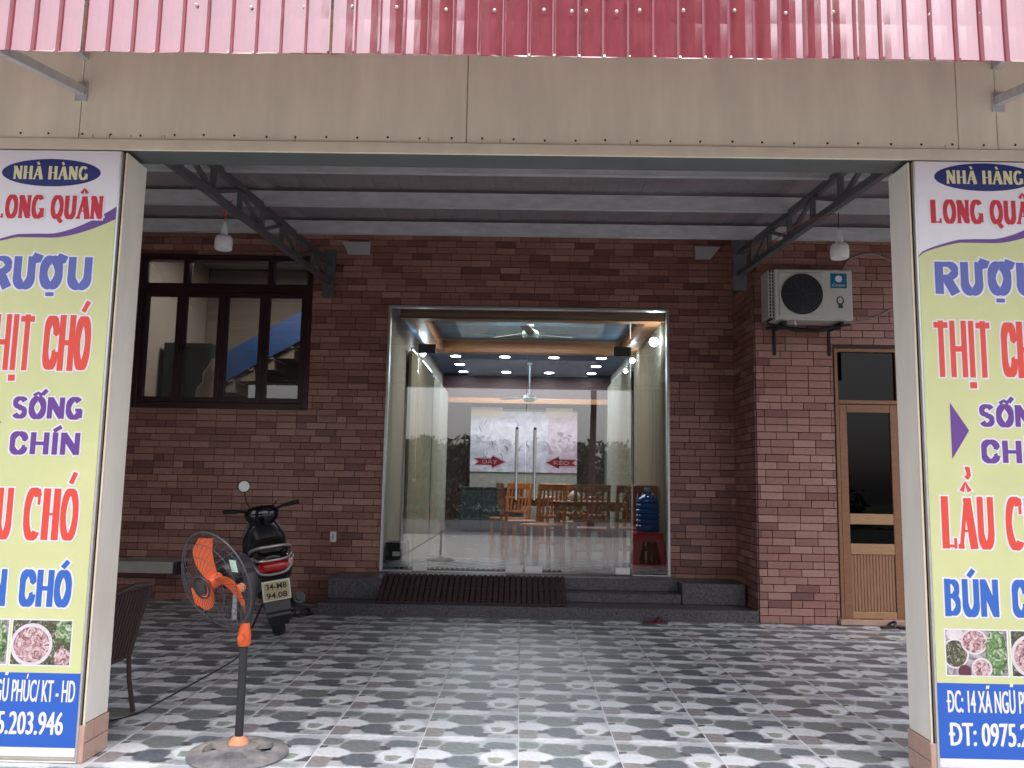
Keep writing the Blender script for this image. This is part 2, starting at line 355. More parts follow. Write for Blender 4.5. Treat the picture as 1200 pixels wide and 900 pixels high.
# porch floor: a bed of grout with printed stone tiles let into it
pf = tag(MB().box(-4.75, 4.75, 3.5, 9.5, -.12, -.0015).build('porch_floor', M_grout), kind='structure')
def tile_material():
    m = bpy.data.materials.new('printed_stone_tile'); m.use_nodes = True; t = m.node_tree; b = t.nodes['Principled BSDF']
    N = lambda k: t.nodes.new('ShaderNode' + k); Lk = t.links.new
    tc = N('TexCoord'); no = N('TexNoise'); no.inputs['Scale'].default_value = 9; no.inputs['Detail'].default_value = 3
    Lk(tc.outputs['Object'], no.inputs['Vector'])
    sub = N('VectorMath'); sub.operation = 'SUBTRACT'; sub.inputs[1].default_value = (.5, .5, .5); Lk(no.outputs['Color'], sub.inputs[0])
    sc = N('VectorMath'); sc.operation = 'SCALE'; sc.inputs['Scale'].default_value = .085; Lk(sub.outputs[0], sc.inputs[0])
    ad = N('VectorMath'); ad.operation = 'ADD'; Lk(tc.outputs['Object'], ad.inputs[0]); Lk(sc.outputs[0], ad.inputs[1])
    flat = N('VectorMath'); flat.operation = 'MULTIPLY'; flat.inputs[1].default_value = (2, 2, 0); Lk(ad.outputs[0], flat.inputs[0])  # -> -.5...5
    fine = N('TexNoise'); fine.inputs['Scale'].default_value = 34; fine.inputs['Detail'].default_value = 6; fine.inputs['Roughness'].default_value = .7; Lk(tc.outputs['Object'], fine.inputs['Vector'])
    med = N('TexNoise'); med.inputs['Scale'].default_value = 18; med.inputs['Detail'].default_value = 4; Lk(tc.outputs['Object'], med.inputs['Vector'])
    cur = None
    col0 = (.56, .60, .63, 1)
    def put(cur, cx, cy, a, bb, col, soft=.45, tex=.42):
        if col[0] > .7: tex = .14; soft = .3
        s1 = N('VectorMath'); s1.operation = 'SUBTRACT'; s1.inputs[1].default_value = (cx - .5, cy - .5, 0); Lk(flat.outputs[0], s1.inputs[0])
        s2 = N('VectorMath'); s2.operation = 'MULTIPLY'; s2.inputs[1].default_value = (1 / a, 1 / bb, 0); Lk(s1.outputs[0], s2.inputs[0])
        s3 = N('VectorMath'); s3.operation = 'MULTIPLY'; Lk(s2.outputs[0], s3.inputs[0]); Lk(s2.outputs[0], s3.inputs[1])
        s4 = N('VectorMath'); s4.operation = 'DOT_PRODUCT'; q_ = s2 if col[0] > .7 else s3; Lk(q_.outputs[0], s4.inputs[0]); Lk(q_.outputs[0], s4.inputs[1])
        mr = N('MapRange'); mr.inputs[1].default_value = 1 + soft; mr.inputs[2].default_value = 1 - soft; mr.interpolation_type = 'SMOOTHSTEP'
        Lk(s4.outputs['Value'], mr.inputs[0])
        k = N('MapRange'); k.inputs[1].default_value = .3; k.inputs[2].default_value = .7; k.inputs[3].default_value = 1 - tex; k.inputs[4].default_value = 1 + tex; Lk(fine.outputs['Fac'], k.inputs[0])
        cc = N('VectorMath'); cc.operation = 'SCALE'; cc.inputs[0].default_value = col; Lk(k.outputs[0], cc.inputs['Scale'])
        mx = N('Mix'); mx.data_type = 'RGBA'; Lk(mr.outputs[0], mx.inputs[0]); Lk(cc.outputs[0], mx.inputs[7])
        if cur is None: mx.inputs[6].default_value = col0
        else: Lk(cur, mx.inputs[6])
        return mx.outputs[2]
    K = (.085, .09, .105)
    for a in [  # dark printed joints first, then stones over them
        (.27, .30, .07, .07, K), (.62, .12, .08, .06, K), (.94, .24, .07, .07, K), (.64, .62, .08, .06, K), (.03, .62, .06, .05, K),
        (.47, .27, .155, .17, (.125, .155, .185)), (.41, .67, .20, .19, (.19, .225, .225)), (.82, .77, .17, .12, (.155, .19, .22)),
        (.10, .17, .11, .16, (.31, .29, .30)), (.09, .80, .105, .105, (.22, .255, .255)),
        (.15, .46, .18, .15, (.84, .89, .93)), (.80, .40, .165, .22, (.84, .89, .93)), (.40, .975, .255, .095, (.84, .89, .93)),
        (.40, -.025, .255, .095, (.84, .89, .93)), (.78, .33, .075, .08, (.33, .40, .35)), (.80, .08, .15, .06, (.40, .44, .46))]:
        cur = put(cur, *a)
    ge = N('NewGeometry'); dn = N('TexNoise'); dn.inputs['Scale'].default_value = 1.3; dn.inputs['Detail'].default_value = 9; dn.inputs['Roughness'].default_value = .7; Lk(ge.outputs['Position'], dn.inputs['Vector'])
    dr = N('MapRange'); dr.inputs[1].default_value = .35; dr.inputs[2].default_value = .72; dr.inputs[3].default_value = 0; dr.inputs[4].default_value = .30; Lk(dn.outputs['Fac'], dr.inputs[0])
    dm = N('Mix'); dm.data_type = 'RGBA'; dm.inputs[7].default_value = (.33, .32, .32, 1); Lk(dr.outputs[0], dm.inputs[0]); Lk(cur, dm.inputs[6]); cur = dm.outputs[2]
    rg_ = N('MapRange'); rg_.inputs[3].default_value = .22; rg_.inputs[4].default_value = .48; Lk(dn.outputs['Fac'], rg_.inputs[0]); Lk(rg_.outputs[0], b.inputs['Roughness'])
    Lk(cur, b.inputs['Base Color'])
    # fine relief of the glaze
    bp = N('Bump'); bp.inputs['Strength'].default_value = .12; bp.inputs['Distance'].default_value = .004; Lk(med.outputs['Fac'], bp.inputs['Height']); Lk(bp.outputs[0], b.inputs['Normal'])
    return m
M_tile = tile_material()
tile_me = MB().bbox(-.2475, .2475, -.2475, .2475, -.010, 0, .0012).mesh('tile', M_tile)
for j in range(12):
    for i in range(-9, 9):
        o = link('tile', tile_me, pf); o.location = (.26 + i * .5, 3.75 + j * .5 if j < 12 else 0, random.uniform(-.0006, .0006)); 
# trim: last row ends under the steps / walls

# ---------------- brick walls
BW, BH, GAPZ = .2255, .0755, .005
def brick_mesh(w_, h_, tone, d=.012):
    return MB().bbox(-w_ / 2, w_ / 2, -d, 0, -h_ / 2, h_ / 2, .0015).mesh('brick', BR[tone])
full = [brick_mesh(BW - .006, BH - .0075, k) for k in range(6)]
half = [brick_mesh(BW / 2 - .006, BH - .0075, k) for k in range(6)]
def lay(parent, a0, a1, z0, z1, holes, place, vis, seed, limit=300, weights=(2, 5, 6, 5, 2, 1.4)):
    rnd = random.Random(seed); cells = []
    nrow = int(round((z1 - z0) / BH)); pt = 2
    for r in range(nrow):
        za = z0 + r * BH; zb = za + BH; zm = (za + zb) / 2
        x = a0 - BW * (0, .5, .0, .5, .25, .75)[r % 6] - .03
        while x < a1:
            xa, xb = x, x + BW
            if rnd.random() < .13: xb = x + BW / 2
            x = xb; segs = [(max(xa, a0), min(xb, a1))]
            for (h0, h1, g0, g1) in holes:
                if g0 < zm < g1:
                    ns = []
                    for (p, q) in segs:
                        if h1 <= p or h0 >= q: ns.append((p, q)); continue
                        if p < h0: ns.append((p, h0))
                        if q > h1: ns.append((h1, q))
                    segs = ns
            t_ = rnd.choices(range(6), weights)[0]
            if rnd.random() < .18: t_ = pt
            pt = t_
            for (p, q) in segs:
                if q - p > .02: cells.append((p, q, za, zb, t_))
    cells.sort(key=lambda c: (not vis((c[0] + c[1]) / 2, (c[2] + c[3]) / 2), abs(c[1] - c[0] - BW) > .002 and abs(c[1] - c[0] - BW / 2) > .002, place((c[0] + c[1]) / 2, (c[2] + c[3]) / 2)[1] , abs(c[2] - 1.8)))
    n = 0; rest = MB()
    for (p, q, za, zb, t_) in cells:
        c = ((p + q) / 2, (za + zb) / 2); isf = abs(q - p - BW) < .002; ish = abs(q - p - BW / 2) < .002
        (x, y, z), key, rz = place(*c)
        if n < limit and (isf or ish):
            o = link('brick', (full if isf else half)[t_], parent); o.location = (x, y, z); o.rotation_euler = (rad(rnd.uniform(-.35, .35)), 0, rz + rad(rnd.uniform(-.35, .35))); n += 1
        else:
            w2 = (q - p) / 2 - .0025
            T = Matrix.Translation((x, y, z)) @ Matrix.Rotation(rz + rad(rnd.uniform(-.3, .3)), 4, 'Z') @ Matrix.Rotation(rad(rnd.uniform(-.3, .3)), 4, 'X')
            rest.bbox(-w2, w2, -.012, 0, -(BH - .0075) / 2, (BH - .0075) / 2, .0015, mi=t_, T=T)
    if rest.v: tag(rest.build('brickwork', BR, parent, fix=False), kind='stuff')
W0 = 9.2
bwall = thing('brick_wall', (0, W0, 0), 'long reddish brown brick wall behind the scooter with the glass entrance in it', 'wall')
def wall_box(x0, x1, z0, z1, y0=.0, y1=.18): backing.box(x0, x1, y0 + .003, y1, z0, z1)
backing = MB()
wall_box(-4.75, -4.405, -.1, 4.45); wall_box(-4.405, -2.405, -.1, 2.10); wall_box(-4.405, -2.405, 3.86, 4.45)
wall_box(-2.405, -1.535, -.1, 4.45); wall_box(-1.535, 1.648, 3.32, 4.45); wall_box(1.648, 2.6, -.1, 4.45); wall_box(-1.535, 1.648, -.1, .3)
backing.build('backing', M_mortar, bwall)
lay(bwall, -4.75, 2.39, 0.0, 4.38, [(-4.40, -2.41, 2.10, 3.86), (-1.53, 1.643, 0, 3.32)],
    lambda a, z: ((a, 0.0, z), 0 if -2.4 < a < 2.4 and z > .3 else 1, 0), lambda a, z: -4.3 < a < 2.38 and z < 4.1, 3)
# projecting wall on the right
W1 = 8.37
pwall = thing('projecting_brick_wall', (2.38, W1, 0), 'brick wall standing forward on the right, carrying the air conditioner and the wooden door', 'wall')
b = MB(); b.box(.004, .79, .003, .16, -.1, 4.4); b.box(.79, 1.47, .003, .16, 2.76, 4.4); b.box(1.47, 2.37, .003, .16, -.1, 4.4); b.box(.004, .16, .16, .835, -.1, 4.4); b.box(2.21, 2.37, .16, 1.02, -.1, 4.4); b.box(.79, 1.47, .003, .16, -.1, .055)
b.build('backing', M_mortar, pwall)
lay(pwall, 0.0, 2.37, 0.0, 4.38, [(.79, 1.47, .05, 2.76)], lambda a, z: ((a, 0.0, z), 0, 0), lambda a, z: a < 1.5 and z < 3.9, 5, 300, (1, 3, 6, 7, 4, .5))
lay(pwall, .0, .82, 0.0, 4.38, [], lambda a, z: ((0.0, .82 - a, z), 0, -pi / 2), lambda a, z: True, 9, 0, (3, 6, 5, 3, 1, 1))

# ---------------- granite steps
st = thing('granite_steps', (0, 8.36, 0), 'low dark speckled granite steps in front of the glass entrance', 'steps')
g = MB().bbox(-2.0, 2.372, .0, .84, -.05, .118, .006); g.build('lower_step', M_granite, st)
MB().bbox(-1.42, 1.68, .36, .84, .1185, .215, .005).build('middle_step', M_granite, st)
MB().bbox(-1.42, 1.68, .56, .84, .2155, .342, .005).build('upper_step', M_granite, st)
MB().bbox(-1.97, -1.423, .30, .838, .1187, .335, .005).build('side_block', M_granite, st)
MB().bbox(1.683, 2.335, .34, .838, .1187, .335, .005).build('side_block', M_granite, st)
MB().bbox(-1.535, 1.648, .842, 1.30, .2, .345, .004).build('threshold', M_granite, st)
# ---------------- roof over the porch
roof = thing('porch_roof', (0, 4.2, 3.0), 'dark sheet roof over the porch carried on galvanised purlins', 'roof')
def corr(b, x0, x1, P0, P1, per=.2, h=.004, mi=0):   # ribbed sheet between two Y,Z lines
    xs = []; x = x0
    while x < x1:
        for q, k in ((0, 0), (.35, 0), (.45, 1), (.75, 1), (.85, 0)):
            if x + q * per < x1: xs.append((x + q * per, k * h))
        x += per
    o = len(b.v); n = len(xs)
    for (y, z) in (P0, P1):
        for (xx, hh) in xs: b.v.append((xx, y, z + hh))
    for i in range(n - 1): b.f.append((o + i, o + i + 1, o + n + i + 1, o + n + i)); b.m.append(mi)
b = MB(); corr(b, -4.8, 4.8, (.0, .59), (3.55, .83)); corr(b, -4.8, 4.8, (3.55, .834), (5.0, 1.44)); b.build('roof_sheet', M_under, roof, fix=False)
for (Y, dz) in ((4.75, 0), (5.70, 0), (6.62, 0), (7.60, 0)):
    z = 3.525 + .067 * (Y - 5.5) - 3.0; y = Y - 4.2
    p = MB()
    p.box(-4.75, 4.75, y - .002, y + .002, z, z + .12); p.box(-4.75, 4.75, y + .002, y + .05, z, z + .004); p.box(-4.75, 4.75, y + .002, y + .05, z + .116, z + .12)
    p.box(-4.75, 4.75, y - .0025, y + .0, z, z + .012)
    p.build('purlin', M_galv, roof)
b = MB(); b.bbox(-4.7, 4.7, .03, .11, .03, .24, .006); b.box(-4.7, 4.7, .025, .03, .10, .115); b.build('front_beam', M_beam, roof)
# roof slab keeping the sky out of the gap between walls
tag(MB().box(-4.9, 4.9, 4.235, 9.0, 4.45, 4.6).build('roof_slab', M_conc), kind='structure')
sbox('side_wall', M_plast, -4.9, -4.76, 4.25, 9.4, -.1, 4.45)
def truss(X, label):
    t = thing('roof_truss', (X, 4.3, 3.0), label, 'roof truss', group='trusses of the porch roof')
    L = 4.75 if X < 0 else 3.92
    lo = lambda y: .225 + .067 * (y) ; 
    f = lambda y0, z0, y1, z1, r=.02: MB().prism([(-r, y0, z0 - r), (r, y0, z0 - r), (r, y0, z0 + r), (-r, y0, z0 + r)], (0, y1 - y0, z1 - z0))
    f(0, .225, L, .225 + .067 * L, .024).build('lower_chord', M_truss, t); f(0, .435, L, .435 + .067 * L, .024).build('upper_chord', M_truss, t)
    k = 0; y = .15
    while y < L - .1:
        MB().box(-.018, .018, y, y + .036, .25 + .067 * y,   .41 + .067 * y).build('web_post', M_truss, t)
        if y + .55 < L:
            z0 = .25 + .067 * y; z1 =   .41 + .067 * (y + .5)
            if k % 2: z0, z1 =   .41 + .067 * y, .25 + .067 * (y + .5)
            MB().prism([(-.014, y + .04, z0 - .014), (.014, y + .04, z0 - .014), (.014, y + .04, z0 + .014), (-.014, y + .04, z0 + .014)], (0, .5, z1 - z0)).build('web_brace', M_truss, t)
        y += .55; k += 1
    MB().box(-.07, .07, L, L + .012, .05 + .067 * L, .60 + .067 * L).build('end_plate', M_truss, t)
truss(-2.2, 'dark steel lattice truss running back to the wall above the maroon window')
truss(2.2, 'dark steel lattice truss running back to the brick corner beside the air conditioner')

# ---------------- facade: fascia boards, pillars, outer wall
fa = thing('fascia', (0, 4.0, 3.03), 'beige cement board fascia over the porch opening', 'fascia')
xs = [-4.9, -2.285, -.304, 2.18, 2.377, 4.9]
MB().box(-4.9, 4.9, .012, .19, -.0, 1.5).build('frame', M_dark, fa)
for i in range(5): MB().bbox(xs[i] + .002, xs[i + 1] - .002, .0, .012, .0, 1.5, .0015).build('board', M_cream, fa)
MB().bbox(-4.9, 4.9, -.012, .0, -.056, .004, .003).build('trim_strip', M_trim, fa)
MB().box(-4.9, 4.9, .0125, .2, -.045, -.002).build('soffit', M_beam, fa)
scr = MB().lathe([(.006, 0), (.006, .002), (.003, .004)], 8, T=Matrix.Rotation(pi / 2, 4, 'X')).mesh('screw', M_dark)
x = -2.75
while x < 2.9:
    o = link('screw', scr, fa); o.location = (x + random.uniform(-.01, .01), -.0, .03 + random.uniform(-.004, .004)); x += .158
scr_l = MB()
def pillar(x0, x1, label):
    p = thing('pillar', (0, 4.0, 0), label, 'pillar', group='pillars either side of the porch opening')
    s_ = 1 if x0 > 0 else -1; xin = x0 if x0 > 0 else x1; xo = x1 if x0 > 0 else x0
    MB().box(min(xo, xin + s_ * .006), max(xo, xin + s_ * .006), .012, .212, 0, 2.965).build('core', M_dark, p)
    a, b_ = sorted((xin + s_ * .022, xo)); MB().bbox(a, b_, 0, .012, 0, 2.965, .0015).build('front_board', M_trim, p)
    a, b_ = sorted((xin - s_ * .002, xin + s_ * .008)); MB().bbox(a, b_, -.006, .010, .16, 2.964, .003).build('corner_strip', M_trim, p)
    a, b_ = sorted((xin, xin + s_ * .006)); MB().bbox(a, b_, .0125, .215, .175, 2.965, .0015).build('reveal_board', M_reveal, p)
    # tiled foot
    for r in range(2):
        for k in range(2):
            y0 = .0 + k * .11 - (.03 if r else 0); y0 = max(y0, -.004); y1 = min(.0 + (k + 1) * .11 - (.03 if r else 0), .222) if k == 0 else .222
            a, b_ = sorted((xin - s_ * .008, xin + s_ * .006)); MB().bbox(a, b_, y0 + .002, y1 - .002, .003 + r * .086, .003 + r * .086 + .082, .0015).build('base_tile', M_basetile, p)
    a, b_ = sorted((xin - s_ * .008, xin + s_ * .03)); MB().bbox(a, b_, -.012, -.0065, .003, .17, .0015).build('base_tile', M_basetile, p)
    return p
M_basetile = mat('peach_base_tile', (.50, .33, .26), .4, noise=.12, nscale=20)
pillar(-3.1, -2.025, 'cream clad pillar at the left of the porch opening behind the left banner')
pillar(1.918, 2.72, 'cream clad pillar at the right of the porch opening behind the right banner')

# short rust runs under some fascia screws
M_rust = mat('rust_run', (.33, .22, .13), .7, noise=.3, nscale=60)
rnd_ = random.Random(12)
for q in range(11):
    xx = rnd_.uniform(-2.6, 2.6); ww = rnd_.uniform(.0015, .004); hh = rnd_.uniform(.012, .03)
    MB().add([(xx - ww, -.0008, .03), (xx + ww, -.0008, .03), (xx + ww * .4, -.0008, .03 - hh), (xx - ww * .4, -.0008, .03 - hh)], [(0, 1, 2, 3)]).build('rust_stain', M_rust, fa, fix=False)
# ---------------- awning with red ribbed sheets
aw = thing('awning', (0, 3.2, 3.075), 'glossy red ribbed steel awning skirt above the beige fascia', 'awning')
def skirt(x0, x1, k):
    b = MB(); P = .103; x = x0; prof = []
    while x < x1 - 1e-4:
        for q, d in ((0, 0), (.30, -.0015), (.55, -.0015), (.84, 0), (.89, -.018), (.96, -.018)):
            if x + q * P <= x1: prof.append((x + q * P, d))
        x += P
    rows = [(0, 0), (.15, .002), (.32, .001), (.6, 0)]
    for (z, dy) in rows:
        for (xx, d) in prof: b.v.append((xx, d + dy + k * .0015 + .006 * sin(xx * 3.1 + z * 2), z + (.012 if z == 0 else 0) * (d * 0) + .0))
    n = len(prof)
    for r in range(len(rows) - 1):
        for i in range(n - 1): b.f.append((r * n + i, r * n + i + 1, (r + 1) * n + i + 1, (r + 1) * n + i)); b.m.append(0)
    # folded lower hem gives the edge its wavy silhouette
    o = len(b.v)
    for (xx, d) in prof: b.v.append((xx, d, -.004 - (.006 if d < -.01 else 0) + .002 * sin(xx * 17)))
    for i in range(n - 1): b.f.append((i, i + 1, o + i + 1, o + i)); b.m.append(0)
    return b.build('ribbed_sheet', M_red, aw, fix=False)
x = -3.9; k = 0
while x < 3.9: skirt(x, x + 1.03, k % 2); x += 1.03; k += 1
sc_w = MB().lathe([(.0075, 0), (.0075, .002), (.005, .006), (.001, .0075)], 10, T=Matrix.Rotation(pi / 2, 4, 'X')).mesh('screw', M_satin)
for px in (-.95, -.75, -.565, -.36, -.16, .045, .16, .22, .345, .44, .62, .83, 1.04, 1.235, 1.43, 1.63, 1.84, 2.05, -1.17, -1.4):
    o = link('screw', sc_w, aw); o.location = (px + .02, -.003, .20 + random.uniform(-.006, .006) + .0)
b = MB(); corr(b, -3.9, 3.9, (.0, .6), (.8, .72), .12, .02); b.build('top_sheet', M_red, aw, fix=False)
MB().box(-3.9, 3.9, .03, .07, .24, .28).build('purlin', M_galv, aw)
for X in (-2.285, 2.385):
    br_ = MB(); br_.prism([(X - .02, .05, .04), (X + .02, .05, .04), (X + .02, .05, .085), (X - .02, .05, .085)], (0, .745, .155)).build('strut', M_galv, aw)
    MB().box(X - .02, X + .02, .07, .797, .385, .43).build('arm', M_galv, aw)
    MB().box(X - .03, X + .03, .788, .798, .16, .26).build('strut_foot', M_galv, aw)

# ---------------- banners
P_white = mat('banner_white', (.78, .78, .84), .42, noise=.04, nscale=3, bump=.25, bscale=3); P_yel = mat('banner_yellow', (.60, .64, .32), .42, noise=.07, nscale=2.5, bump=.25, bscale=3)
P_navy = mat('print_navy', (.012, .025, .17), .45); P_red = mat('print_crimson', (.55, .015, .04), .45); P_or = mat('print_orange_red', (.72, .07, .045), .45)
P_blue = mat('print_blue', (.03, .13, .50), .45); P_pur = mat('print_purple', (.13, .05, .28), .45); P_cream = mat('print_cream', (.72, .70, .42), .45)
P_lilac = mat('print_violet_blue', (.10, .13, .45), .45); P_panel = mat('print_panel_blue', (.02, .11, .50), .45)
P_photo = mat('print_dark_dish', (.10, .10, .075), .45, noise=.9, nscale=38); P_meat = mat('print_meat', (.42, .25, .28), .45, noise=.7, nscale=42)
P_plate = mat('print_plate', (.66, .62, .66), .45, noise=.15, nscale=30); P_green = mat('print_herb', (.12, .24, .12), .45, noise=.8, nscale=45); P_grey = mat('print_grey', (.34, .31, .36), .45, noise=.6, nscale=35)
def food(name, cols, scale):
    m = bpy.data.materials.new(name); m.use_nodes = True; t = m.node_tree; b = t.nodes['Principled BSDF']; b.inputs['Roughness'].default_value = .45
    g = t.nodes.new('ShaderNodeNewGeometry'); n = t.nodes.new('ShaderNodeTexNoise'); n.inputs['Scale'].default_value = scale; n.inputs['Detail'].default_value = 5; n.inputs['Distortion'].default_value = 2.5
    r = t.nodes.new('ShaderNodeValToRGB'); e = r.color_ramp.elements
    e[0].position = .33; e[0].color = (*cols[0], 1); e[1].position = .66; e[1].color = (*cols[-1], 1)
    for k, c in enumerate(cols[1:-1]): q = e.new(.33 + .33 * (k + 1) / (len(cols) - 1)); q.color = (*c, 1)
    t.links.new(g.outputs['Position'], n.inputs['Vector']); t.links.new(n.outputs['Fac'], r.inputs[0]); t.links.new(r.outputs[0], b.inputs['Base Color']); return m
P_meat = food('print_sliced_meat', [(.13, .05, .06), (.38, .20, .22), (.58, .42, .44), (.70, .62, .62)], 26)
P_photo = food('print_dark_dish', [(.02, .02, .015), (.10, .08, .06), (.05, .09, .03), (.45, .38, .33)], 30)
P_green = food('print_herbs', [(.015, .04, .015), (.07, .17, .05), (.20, .30, .14), (.60, .60, .52)], 24)
P_grey = food('print_table', [(.12, .10, .11), (.30, .27, .30), (.50, .47, .50)], 18)
def flat(pts, m, y, parent, name):
    return MB().add([(p[0], y, p[1]) for p in pts], [tuple(range(len(pts)))]).build(name, m, parent, fix=False)
def disc(cx, cz, rx, rz, n=36): return [(cx + rx * cos(2 * pi * i / n), cz + rz * sin(2 * pi * i / n)) for i in range(n)]
def clip(pts, x0, x1, z0, z1): return [(min(max(p[0], x0), x1), min(max(p[1], z0), z1)) for p in pts]
def banner(X, dz, label):
    t = thing('banner', (X, 3.984, dz), label, 'banner')
    MB().box(0, .69, .0, .008, .05, 2.965 - dz).build('sheet', P_white, t)
    fr = MB(); fr.bbox(-.012, -.0015, -.004, .012, .03, 2.965 - dz, .003); fr.bbox(.6915, .702, -.004, .012, .03, 2.965 - dz, .003); fr.bbox(-.012, .702, -.004, .012, .022, .0295, .003)
    fr.build('frame', M_alu, t)
    y = -.0006; top = lambda u: 2.455 + (.075 * min(1, (u / .2)) ** .6 if u < .2 else .075) + (max(0, u - .38) / .31) ** 1.6 * .10
    N = 40; low = [(.69 * i / N, top(.69 * i / N)) for i in range(N + 1)]
    th = lambda u: .008 + .012 * min(1, u / .3) + .045 * max(0, (u - .35) / .34) ** 1.3
    sw = MB()
    for i in range(N):
        u0, u1 = .69 * i / N, .69 * (i + 1) / N
        sw.add([(u0, y, top(u0)), (u1, y, top(u1)), (u1, y, top(u1) + th(u1)), (u0, y, top(u0) + th(u0))], [(0, 1, 2, 3)])
    sw.build('swoosh', P_pur, t, fix=False)
    bd = MB()
    for i in range(N):
        u0, u1 = .69 * i / N, .69 * (i + 1) / N
        bd.add([(u0, y, .425), (u1, y, .425), (u1, y, top(u1)), (u0, y, top(u0))], [(0, 1, 2, 3)])
    bd.build('yellow_field', P_yel, t, fix=False)
    MB().box(0, .69, y, 0, .09, .425).build('address_panel', P_panel, t)
    flat(disc(.345, 2.868, .252, .072, 48), P_navy, y, t, 'oval')
    def two(f, *a, m, grow, **k):
        f(*a, m=P_white, y=-.0012, parent=t, grow=grow, **k); f(*a, m=m, y=-.0022, parent=t, **k)
    slab('NHÀ HÀNG', .150, .535, 2.832, 2.902, .016, P_cream, -.0014, t, serif=.14)
    two(slab, 'LONG QUÂN', .060, .625, 2.628, 2.748, .026, m=P_red, grow=.007)
    def T(s_, x0, x1, z0, z1, m, wt, gr=.007, hz=.75):
        slab(s_, x0, x1, z0, z1, wt, P_white, -.0012, t, grow=gr, sans=True, hz=hz); slab(s_, x0, x1, z0, z1, wt, m, -.0022, t, sans=True, hz=hz)
    T('RƯỢU', .066, .600, 2.270, 2.432, P_lilac, .041)
    T('THỊT', .052, .332, 1.858, 2.137, P_or, .026, hz=1.3); T('CHÓ', .380, .614, 1.858, 2.137, P_or, .030, hz=1.1)
    T('SỐNG', .252, .606, 1.622, 1.727, P_pur, .027, .006, .8); T('CHÍN', .252, .606, 1.448, 1.555, P_pur, .027, .006, .8)
    flat([(.118, 1.735), (.205, 1.60), (.118, 1.462)], P_pur, -.0014, t, 'arrow')
    two(slab, 'LẨU', .045, .305, 1.04, 1.285, .034, m=P_or, grow=.007, hz=.8); two(slab, 'CHÓ', .355, .622, 1.04, 1.285, .034, m=P_or, grow=.007, hz=.8)
    T('BÚN', .048, .305, .728, .900, P_blue, .029, hz=.9); T('CHÓ', .365, .618, .728, .900, P_blue, .029, hz=.9)
    def T2(s_, x0, x1, z0, z1, off):
        for q in range(3): text_mesh(s_, x0 + q * off, x1 - (2 - q) * off, z0 + (q - 1) * off * .3, z1 + (q - 1) * off * .3, P_white, -.0014 - q * .0002, t)
    T2('DC: 14 XÃ NGŨ PHÚC/ KT - HD', .045, .672, .295, .392, .0016); T2('DT: 0975.203.946', .050, .628, .148, .248, .0028)
    MB().box(.040, .060, -.0021, -.0015, .339, .349).build('letter_bar', P_white, t); MB().box(.044, .072, -.0022, -.0016, .192, .205).build('letter_bar', P_white, t)
    for (a, b_, kind) in ((.048, .332, 0), (.352, .632, 1)):
        z0, z1 = .462, .665
        flat([(a - .006, z0 - .006), (b_ + .006, z0 - .006), (b_ + .006, z1 + .006), (a - .006, z1 + .006)], P_white, -.0010, t, 'photo_border')
        flat([(a, z0), (b_, z0), (b_, z1), (a, z1)], (P_grey, P_photo)[kind], -.0016, t, 'dish_photo')
        cx = (a + b_) / 2
        ds = ((-.10, -.005, .055, .06, P_photo), (-.01, .05, .055, .05, P_meat), (.09, .0, .05, .11, P_green), (.02, -.07, .04, .04, P_meat), (-.06, -.085, .03, .03, P_maroonp), (-.10, .085, .04, .03, P_plate)) if kind == 0 else \
             ((-.045, -.01, .100, .098, P_plate), (-.045, -.01, .085, .082, P_meat), (.11, .06, .05, .06, P_green), (.105, -.065, .04, .04, P_meat))
        for n, (dx, dzz, rx, rz, m) in enumerate(ds):
            if m in (P_meat, P_photo) and kind == 0: flat(clip(disc(cx + dx, .5635 + dzz, rx + .008, rz + .008), a, b_, z0, z1), P_plate, -.0019 - n * .0002, t, 'plate')
            flat(clip(disc(cx + dx, .5635 + dzz, rx, rz), a, b_, z0, z1), m, -.0020 - n * .0002, t, 'dish')
    return t
P_maroonp = mat('print_maroon', (.12, .03, .05), .45)
banner(-2.744, -.02, 'tall yellow and white menu banner cut off by the left edge of the photo')
banner(1.948, .018, 'tall yellow and white menu banner at the right with its purple arrow in view')

# ---------------- maroon window
wn = thing('window', (-4.4, W0, 2.10), 'dark maroon framed window with four casements and three top lights in the brick wall', 'window')
Z = lambda z: z - 2.10; X_ = lambda x: x + 4.4
fr = MB(); Wd, Hh = 1.99, 1.76
for bx in ((0, .06, 0, Hh), (Wd - .06, Wd, 0, Hh)): fr.bbox(bx[0], bx[1], -.03, .09, bx[2], bx[3], .004)
for bx in ((.06, Wd - .06, 0, .07), (.06, Wd - .06, Hh - .055, Hh), (.06, Wd - .06, 1.34, 1.435)): fr.bbox(bx[0], bx[1], -.029, .089, bx[2], bx[3], .004)
fr.bbox(.50, .565, -.028, .088, 1.435, Hh - .055, .004); fr.bbox(1.47, 1.535, -.028, .088, 1.435, Hh - .055, .004)
fr.bbox(-.004, Wd + .004, -.045, -.0305, Hh - .012, Hh + .006, .003)
fr.build('frame', M_frame, wn)
for a, c in ((.06, .50), (.565, 1.47), (1.535, 1.93)): MB().box(a, c, .045, .05, 1.435, 1.705).build('top_light_pane', G_win, wn)
cas = ((.062, .50), (.502, .975), (.979, 1.45), (1.452, 1.928))
